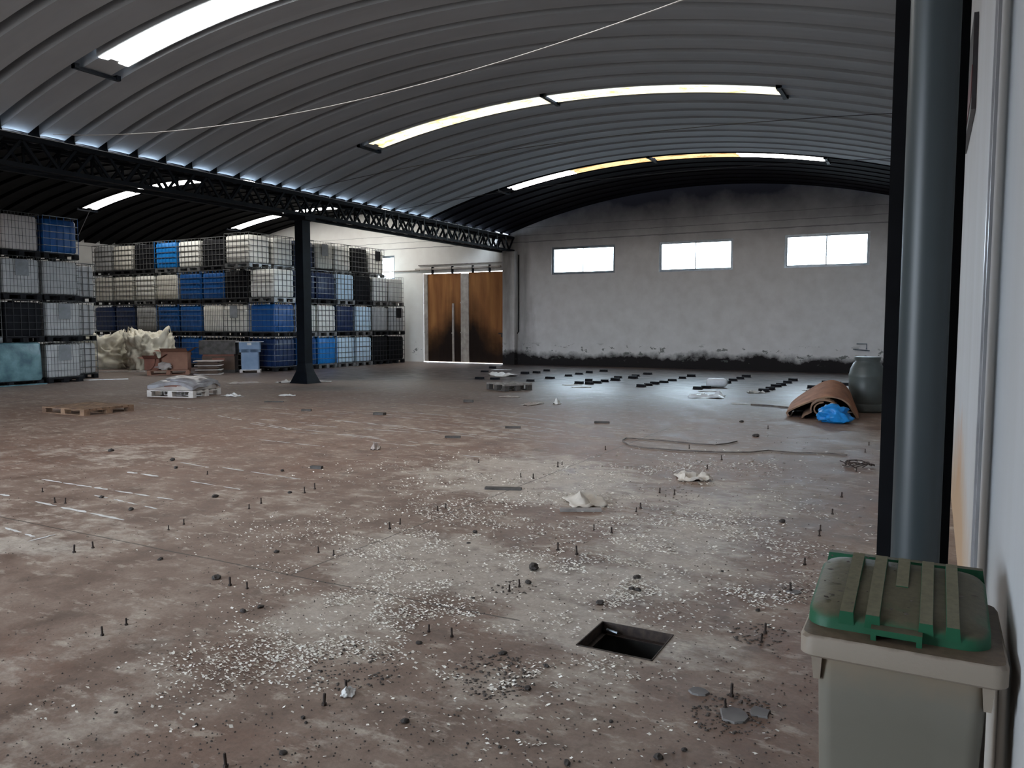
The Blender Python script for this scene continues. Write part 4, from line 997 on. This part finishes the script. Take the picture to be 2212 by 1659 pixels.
sheetpaper('paper_sheet', 'paper', 'whitish scrap of foam on the streaked floor beyond the centre', 1203, 873, .18, .14, 2.4, 'paper', .1)
sheetpaper('paper_sheet', 'paper', 'twisted pale twigs of paper left of the foam scrap', 1148, 874, .5, .25, 1.4, 'card_pale', .05)
sheetpaper('paper_sheet', 'paper', 'small pale scrap beyond the streaked floor, below the small grey pallet', 1100, 858, .45, .2, 3.4, 'card_pale', .04)
cn = thing('plastic_canister', 'white rounded plastic canister lying among the black blocks on the far floor', 'canister', tuple(ground(1548, 837)), math.radians(24))
o = MB().tube([(-.26, 0, .12), (-.24, 0, .12), (-.20, 0, .12), (.17, 0, .12), (.22, 0, .12), (.26, 0, .12)], [.06, .10, .12, .12, .10, .05], 20).build('canister_body', M['canister'], cn, smooth=True)
MB().tube([(.26, 0, .13), (.29, 0, .13)], .03, 12).build('canister_cap', M['alu'], cn)
# scattered concrete pieces of a broken pedestal near the bin
for (px, py, s, lab) in ((1588, 1546, .075, 'broken disc of grey mortar around the bolts in front of the bin'), (1640, 1540, .05, 'flat grey mortar flake just right of the broken mortar disc'), (1716, 1280, .05, 'round grey mortar flake beside the bolts level with the bin lid'), (1510, 1494, .045, 'pale flat mortar flake beyond the broken mortar disc')):
    p = ground(px, py); g = MB(); n = 9; rr = [s * random.uniform(.7, 1.1) for _ in range(n)]
    g.loft([[(rr[k] * math.cos(6.283 * k / n), rr[k] * math.sin(6.283 * k / n), 0) for k in range(n)], [(rr[k] * .92 * math.cos(6.283 * k / n), rr[k] * .92 * math.sin(6.283 * k / n), .008) for k in range(n)]])
    o = tag(g.build('mortar_flake', M['concrete']), lab, 'mortar'); o.location = (p.x, p.y, 0)

def by_landmark(items, marks, what):
    near = {}
    for o, x, y in items:
        m_ = min(marks, key=lambda q: (q[1] - x) ** 2 + (q[2] - y) ** 2); near.setdefault(m_[0], []).append((math.hypot(m_[1] - x, m_[2] - y), o))
    NN = ['nearest', 'second nearest', 'third nearest', 'fourth nearest', 'fifth nearest', 'sixth nearest', 'seventh nearest', 'eighth nearest', 'ninth nearest', 'tenth nearest', 'eleventh nearest', 'twelfth nearest', 'thirteenth nearest', 'fourteenth nearest', 'fifteenth nearest', 'sixteenth nearest', 'seventeenth nearest', 'eighteenth nearest', 'nineteenth nearest', 'twentieth nearest', 'twenty-first nearest']
    for k, L in near.items():
        for r, (d, o) in enumerate(sorted(L, key=lambda q: q[0])): o['label'] = '%s, %s to %s' % (what, NN[min(r, 20)], k)
def mark(name, px, py): p = ground(px, py); return (name, p.x, p.y)
# ------------------------------------------------------------------ anchor bolts left in the floor
BOLTS = [(497, 1265), (534, 1272), (273, 1350), (221, 1373), (748, 1495), (700, 1523), (488, 1657), (1122, 1268), (1100, 1278), (1738, 1220), (1708, 1278), (1653, 1368), (1644, 1388), (1580, 1504), (1567, 1531),
    (119, 1086), (141, 1088), (364, 1145), (397, 1133), (160, 1194), (201, 1184), (538, 1099), (564, 1088), (658, 1065), (680, 1057), (864, 1133), (842, 1143), (688, 1194), (721, 1200), (448, 1025), (963, 1098), (945, 1103),
    (1125, 1031), (1152, 1034), (1205, 1009), (1214, 1004), (1308, 972), (1425, 1065), (1457, 1068), (1384, 1098), (1374, 1106), (1283, 1146), (1321, 1152), (1559, 994), (1528, 1013), (1818, 1074), (1798, 1111), (1772, 1146), (1770, 1158),
    (1877, 962), (1869, 977), (1850, 1019), (1659, 927), (1489, 969), (1205, 1189), (1246, 1198), (926, 1365), (976, 1376), (92, 1063), (1034, 1000)]
bproto = thing('anchor_bolt', None, None)
MB().lathe([(.0075, 0), (.0075, .058), (.006, .062)], 8).build('threaded_stud', M['rust'], bproto)
MB().lathe([(.013, .0), (.014, .002), (.014, .010), (.012, .012)], 6).build('nut', M['rust'], bproto)
for i, (px, py) in enumerate(BOLTS):
    o = bproto if i == 0 else copy_tree(bproto)
    p = ground(px, py); s = random.uniform(.65, .9); o.location = (p.x, p.y, 0); o.scale = (s, s, s * random.uniform(.9, 1.2)); o.rotation_euler = (random.uniform(-.05, .05), random.uniform(-.08, .08), random.uniform(0, 3))
    tag(o, 'rusty anchor bolt stub sticking up out of the concrete floor', 'bolt', 'anchor bolts left in the floor')
MARKS = [mark('the open drain pit', 1350, 1386), mark('the green-lidded bin', 1800, 1500), mark('the cloth behind the grey board', 1262, 1095), mark('the cloth right of centre', 1498, 1034), mark('the left bend of the hose', 1345, 955), mark('the wire tangle', 1848, 1008),
    mark('the splintered dark board', 1087, 1057), mark('the lower left corner of the photo', 0, 1659), mark('the plank by the floor joint', 684, 1012), mark('the left wooden pallet', 180, 890), mark('the pale scrap in the foreground', 752, 1500), mark('the folded cream card', 811, 970), mark('the blue plastic bag', 1800, 915), mark('the broken mortar disc', 1588, 1546)]
by_landmark([(o, o.location.x, o.location.y) for o in list(COL.objects) if o.name.startswith('anchor_bolt')], MARKS, 'rusty bolt stub')
# stones and lumps
STONES = [(468, 1250, 14), (348, 1208, 6), (563, 1312, 9), (1153, 1230, 17), (1376, 1249, 11), (1365, 1274, 9), (1378, 1276, 9), (1296, 1304, 12), (424, 1567, 7), (611, 1628, 12), (1225, 1650, 14), (1422, 1638, 16), (655, 1552, 8), (661, 1562, 6), (1478, 1622, 9), (1086, 1413, 12), (1026, 1151, 8),
    (598, 1193, 8), (283, 1102, 9), (465, 1074, 11), (1012, 1174, 5), (240, 975, 8), (220, 1075, 8), (626, 1065, 7), (1141, 1260, 10), (1022, 1293, 6), (1118, 1584, 7), (1010, 1607, 5), (875, 1560, 12), (525, 1322, 9), (380, 1012, 7), (373, 995, 8), (610, 1018, 6), (1602, 912, 6), (1633, 943, 9), (345, 1210, 6), (767, 1397, 6), (826, 1468, 6), (694, 1452, 6), (250, 1540, 6), (1080, 1615, 6), (1637, 1320, 7), (1560, 1235, 6), (1690, 1128, 9), (905, 1390, 10), (1180, 1440, 9), (1320, 1560, 8), (1140, 1490, 11)]
sproto = []
for k in range(5):
    bm = bmesh.new(); bmesh.ops.create_icosphere(bm, subdivisions=2, radius=1)
    for v in bm.verts: v.co *= 1 + .45 * noise.noise(v.co * 1.6 + Vector((k * 9, 2, 1))); v.co.z = max(-.5, v.co.z * .8)
    for v in bm.verts: v.co.z += .5
    me = bpy.data.meshes.new('stone'); bm.to_mesh(me); bm.free(); me.materials.append(M['stone']); sproto.append(me)
for i, (px, py, r) in enumerate(STONES):
    o = bpy.data.objects.new('stone', sproto[i % 5]); COL.objects.link(o); p = ground(px, py); zc = (p - Vector((0, 0, CAMH))).dot(_f)
    s = r * zc / FPX * .75; o.location = (p.x, p.y, 0); o.scale = (s * random.uniform(.8, 1.2), s * random.uniform(.7, 1.1), s * random.uniform(.6, .9)); o.rotation_euler = (0, 0, random.uniform(0, 6))
    tag(o, 'small dark stone lying loose on the dirty concrete floor', 'stone', 'loose stones on the floor')
by_landmark([(o, o.location.x, o.location.y) for o in list(COL.objects) if o.name.startswith('stone')], MARKS, 'small dark loose stone')
# black blocks in rows on the far floor
BLK = [(1047, 803), (1064, 795), (1036, 818), (1050, 818), (1146, 823), (1134, 807), (1159, 805), (1181, 801), (1188, 817), (1228, 812), (1251, 808), (1273, 805), (1304, 802), (1251, 828), (1272, 823), (1273, 829), (1290, 827), (1306, 824), (1329, 821), (1335, 816), (1347, 816), (1367, 815), (1373, 812), (1399, 808), (1385, 835), (1400, 832), (1414, 829), (1434, 826), (1452, 822),
    (1474, 817), (1493, 813), (1507, 840), (1525, 838), (1569, 827), (1583, 822), (1599, 818), (1612, 814), (1650, 845), (1664, 841), (1676, 835), (1687, 832), (1701, 827), (1713, 822), (1785, 826), (1807, 829), (1824, 832), (1812, 840), (1755, 838)]
blk = thing('plastic_block', None, None)
MB().box(-.11, .11, -.06, .06, .0, .07).build('block_body', M['black_plastic'], blk)
MB().box(-.13, .13, -.05, .05, .0, .012).build('base_flange', M['black_plastic'], blk)
used = []
for i, (px, py) in enumerate(BLK):
    p = ground(px, py + 1)
    if any((p.x - q[0]) ** 2 + (p.y - q[1]) ** 2 < .075 for q in used): p.x += .3
    used.append((p.x, p.y)); o = blk if i == 0 else copy_tree(blk)
    o.location = (p.x, p.y, 0); o.rotation_euler = (0, 0, random.uniform(-.25, .35)); s = random.uniform(.9, 1.2); o.scale = (s, s, random.uniform(.8, 1.15))
    tag(o, 'small black plastic block lying in the rows on the far floor', 'block', 'black blocks in rows on the far floor')

by_landmark([(o, o.location.x, o.location.y) for o in list(COL.objects) if o.name.startswith('plastic_block')], [mark('the brown doors', 1000, 786), mark('the small grey pallet', 1098, 838), mark('the white canister', 1548, 836), mark('the drum', 1870, 890), mark('the white sheet pair', 1244, 831), mark('the clear plastic wrap', 1526, 858), mark('the white tube end', 1634, 849), mark('the far wall foot below the middle window', 1500, 798)], 'small black plastic block')
# ------------------------------------------------------------------ flakes, crumbs, pale streaks (uncountable)
FLAKE = [(900, 1190, 200, 60, 1000), (1040, 1250, 250, 45, 900), (1320, 1290, 220, 50, 1000), (1450, 1340, 160, 40, 600), (720, 1340, 140, 70, 900), (650, 1410, 150, 40, 350), (1500, 1120, 250, 60, 900), (1400, 1230, 260, 60, 1100), (1560, 1180, 160, 60, 600), (1060, 1030, 200, 45, 450), (1180, 1060, 200, 50, 450),
    (1200, 1470, 200, 28, 260), (900, 1330, 60, 30, 60), (990, 1340, 70, 18, 160), (1350, 1450, 130, 25, 160), (1100, 1540, 300, 60, 330), (1600, 1010, 180, 30, 300), (1650, 1280, 110, 40, 160), (250, 1530, 180, 50, 70), (450, 1450, 120, 40, 160), (620, 1160, 200, 40, 250), (850, 1030, 200, 35, 160), (1400, 1020, 200, 25, 300), (1000, 1120, 200, 40, 700), (860, 1480, 120, 30, 60)]
fg = MB()
for px, py, rx, ry, n in FLAKE:
    P = patch(px, py, rx, ry)
    for k in range(int(n * 3.0)):
        a = random.uniform(0, 6.283); r = min(2.1, .72 * math.sqrt(-2 * math.log(random.random() + 1e-6)))
        u, v = r * math.cos(a), r * math.sin(a); x = P[0] + P[6].x * u + P[7].x * v; y = P[1] + P[6].y * u + P[7].y * v
        if noise.noise(Vector((x * 1.3, y * 1.3, 1))) + .6 * noise.noise(Vector((x * 4.1, y * 4.1, 7))) < .02 and random.random() < .88: continue
        if PIT[0] - .02 < x < PIT[1] + .02 and PIT[2] - .02 < y < PIT[3] + .02 or x > .15 or (abs(x + .045) < .24 and 1.9 < y < 2.42): continue
        s = random.uniform(.004, .0095) * (1 + .10 * max(0, y - 4)); t0 = random.uniform(0, 6.28); ti, tj = random.uniform(-.5, .5), random.uniform(-.5, .5)
        q = []
        for t in (0, 1.3, 2.9, 4.4):
            e = random.uniform(.6, 1.3); dx, dy = s * e * math.cos(t0 + t) * 1.25, s * e * .75 * math.sin(t0 + t); q.append((x + dx, y + dy, .0045 + dx * ti + dy * tj))
        fg.face(q)
tag(fg.build('paint_flakes', M['chip']), 'countless pale paint flakes and chips strewn over the near concrete floor', 'flakes', kind='stuff')
cg = MB()
for k in range(2600):
    px, py = random.uniform(-50, 1800), 900 + 760 * random.random() ** .8; p = ground(px, py)
    if PIT[0] - .02 < p.x < PIT[1] + .02 and PIT[2] - .02 < p.y < PIT[3] + .02 or p.x > .1: continue
    s = random.uniform(.002, .006) * (1 + .05 * p.y); c = [(p.x + s * random.uniform(.7, 1.3) * math.cos(t), p.y + s * random.uniform(.6, 1) * math.sin(t), .001) for t in (0, 1.6, 3.1, 4.7)]; top = (p.x, p.y, .001 + s * .9)
    for j in range(4): cg.face([c[j], c[(j + 1) % 4], top])
for cx_, cy_, rx, ry, n in ((1070, 1460, 90, 50, 260), (1640, 1370, 60, 25, 90), (1580, 1540, 90, 45, 160), (1720, 1285, 50, 20, 70), (1110, 1270, 50, 16, 50), (760, 1440, 110, 50, 160), (1460, 1070, 50, 16, 40)):
    P = patch(cx_, cy_, rx, ry)
    for k in range(n):
        a = random.uniform(0, 6.283); r = math.sqrt(random.random()); x = P[0] + P[6].x * r * math.cos(a) + P[7].x * r * math.sin(a); y = P[1] + P[6].y * r * math.cos(a) + P[7].y * r * math.sin(a)
        s = random.uniform(.003, .012); c = [(x + s * random.uniform(.7, 1.3) * math.cos(t), y + s * random.uniform(.6, 1) * math.sin(t), .001) for t in (0, 1.2, 2.5, 3.9, 5.1)]; top = (x + s * .2, y, .001 + s * .5)
        for j in range(5): cg.face([c[j], c[(j + 1) % 5], top])
tag(cg.build('dirt_crumbs', M['chip_dark']), 'dark dirt crumbs and grit scattered all over the concrete floor', 'grit', kind='stuff')
sgm = MB()
STREAK = [(90, 1036, 375, 1080, .05), (0, 1068, 305, 1132, .05), (388, 999, 450, 1010, .035), (540, 915, 630, 929, .03), (470, 898, 630, 927, .04), (760, 943, 985, 964, .03), (560, 906, 680, 915, .03), (640, 900, 880, 922, .03), (700, 906, 1010, 938, .035), (850, 900, 1240, 937, .03), (1040, 905, 1240, 935, .03), (820, 888, 1050, 902, .025), (900, 873, 1210, 900, .025), (690, 935, 800, 945, .03), (870, 965, 925, 970, .04), (480, 1010, 650, 1036, .03), (410, 1040, 520, 1058, .03), (1000, 984, 1040, 988, .04), (300, 870, 420, 884, .03), (340, 900, 390, 905, .04), (0, 1181, 55, 1168, .06), (60, 1170, 120, 1155, .03), (10, 1140, 75, 1160, .04), (275, 1020, 345, 1030, .05), (205, 1070, 340, 1100, .03), (1050, 930, 1100, 936, .02), (560, 880, 900, 905, .02), (950, 915, 1180, 945, .025), (600, 893, 760, 903, .03), (700, 887, 980, 905, .03), (520, 925, 700, 938, .03), (660, 918, 900, 935, .035), (620, 925, 820, 946, .03), (900, 893, 1200, 918, .03), (1000, 890, 1260, 915, .03), (840, 925, 1040, 945, .03), (980, 935, 1230, 960, .03), (1080, 925, 1300, 945, .025), (560, 950, 700, 965, .03), (800, 955, 900, 964, .03), (1100, 900, 1330, 925, .025), (470, 880, 620, 890, .02)]
for x0, y0, x1, y1, w in STREAK:
    a, b = ground(x0, y0), ground(x1, y1); d = b - a; L = d.length; d.normalize(); nrm = Vector((-d.y, d.x, 0)); t = 0
    while t < L:
        st_ = random.uniform(.12, .5); e = min(L, t + st_)
        if random.random() < .84:
            w0, w1 = w * random.uniform(.5, 1.1), w * random.uniform(.5, 1.1); n_ = 5; L_, R_ = [], []
            for j in range(n_ + 1):
                s = t + (e - t) * j / n_; ww = (w0 + (w1 - w0) * j / n_) * random.uniform(.6, 1.1) * (.35 if j in (0, n_) else 1); c = a + d * s + nrm * random.uniform(-.006, .006)
                L_.append(c + nrm * ww / 2 + Vector((0, 0, .003))); R_.append(c - nrm * ww / 2 + Vector((0, 0, .003)))
            sgm.face(L_ + R_[::-1])
        t = e + random.uniform(.0, .12)
tag(sgm.build('paint_streaks', M['paper']), 'thin broken pale paint streaks running across the floor', 'floor marking', kind='stuff')
bpy.context.view_layer.update()
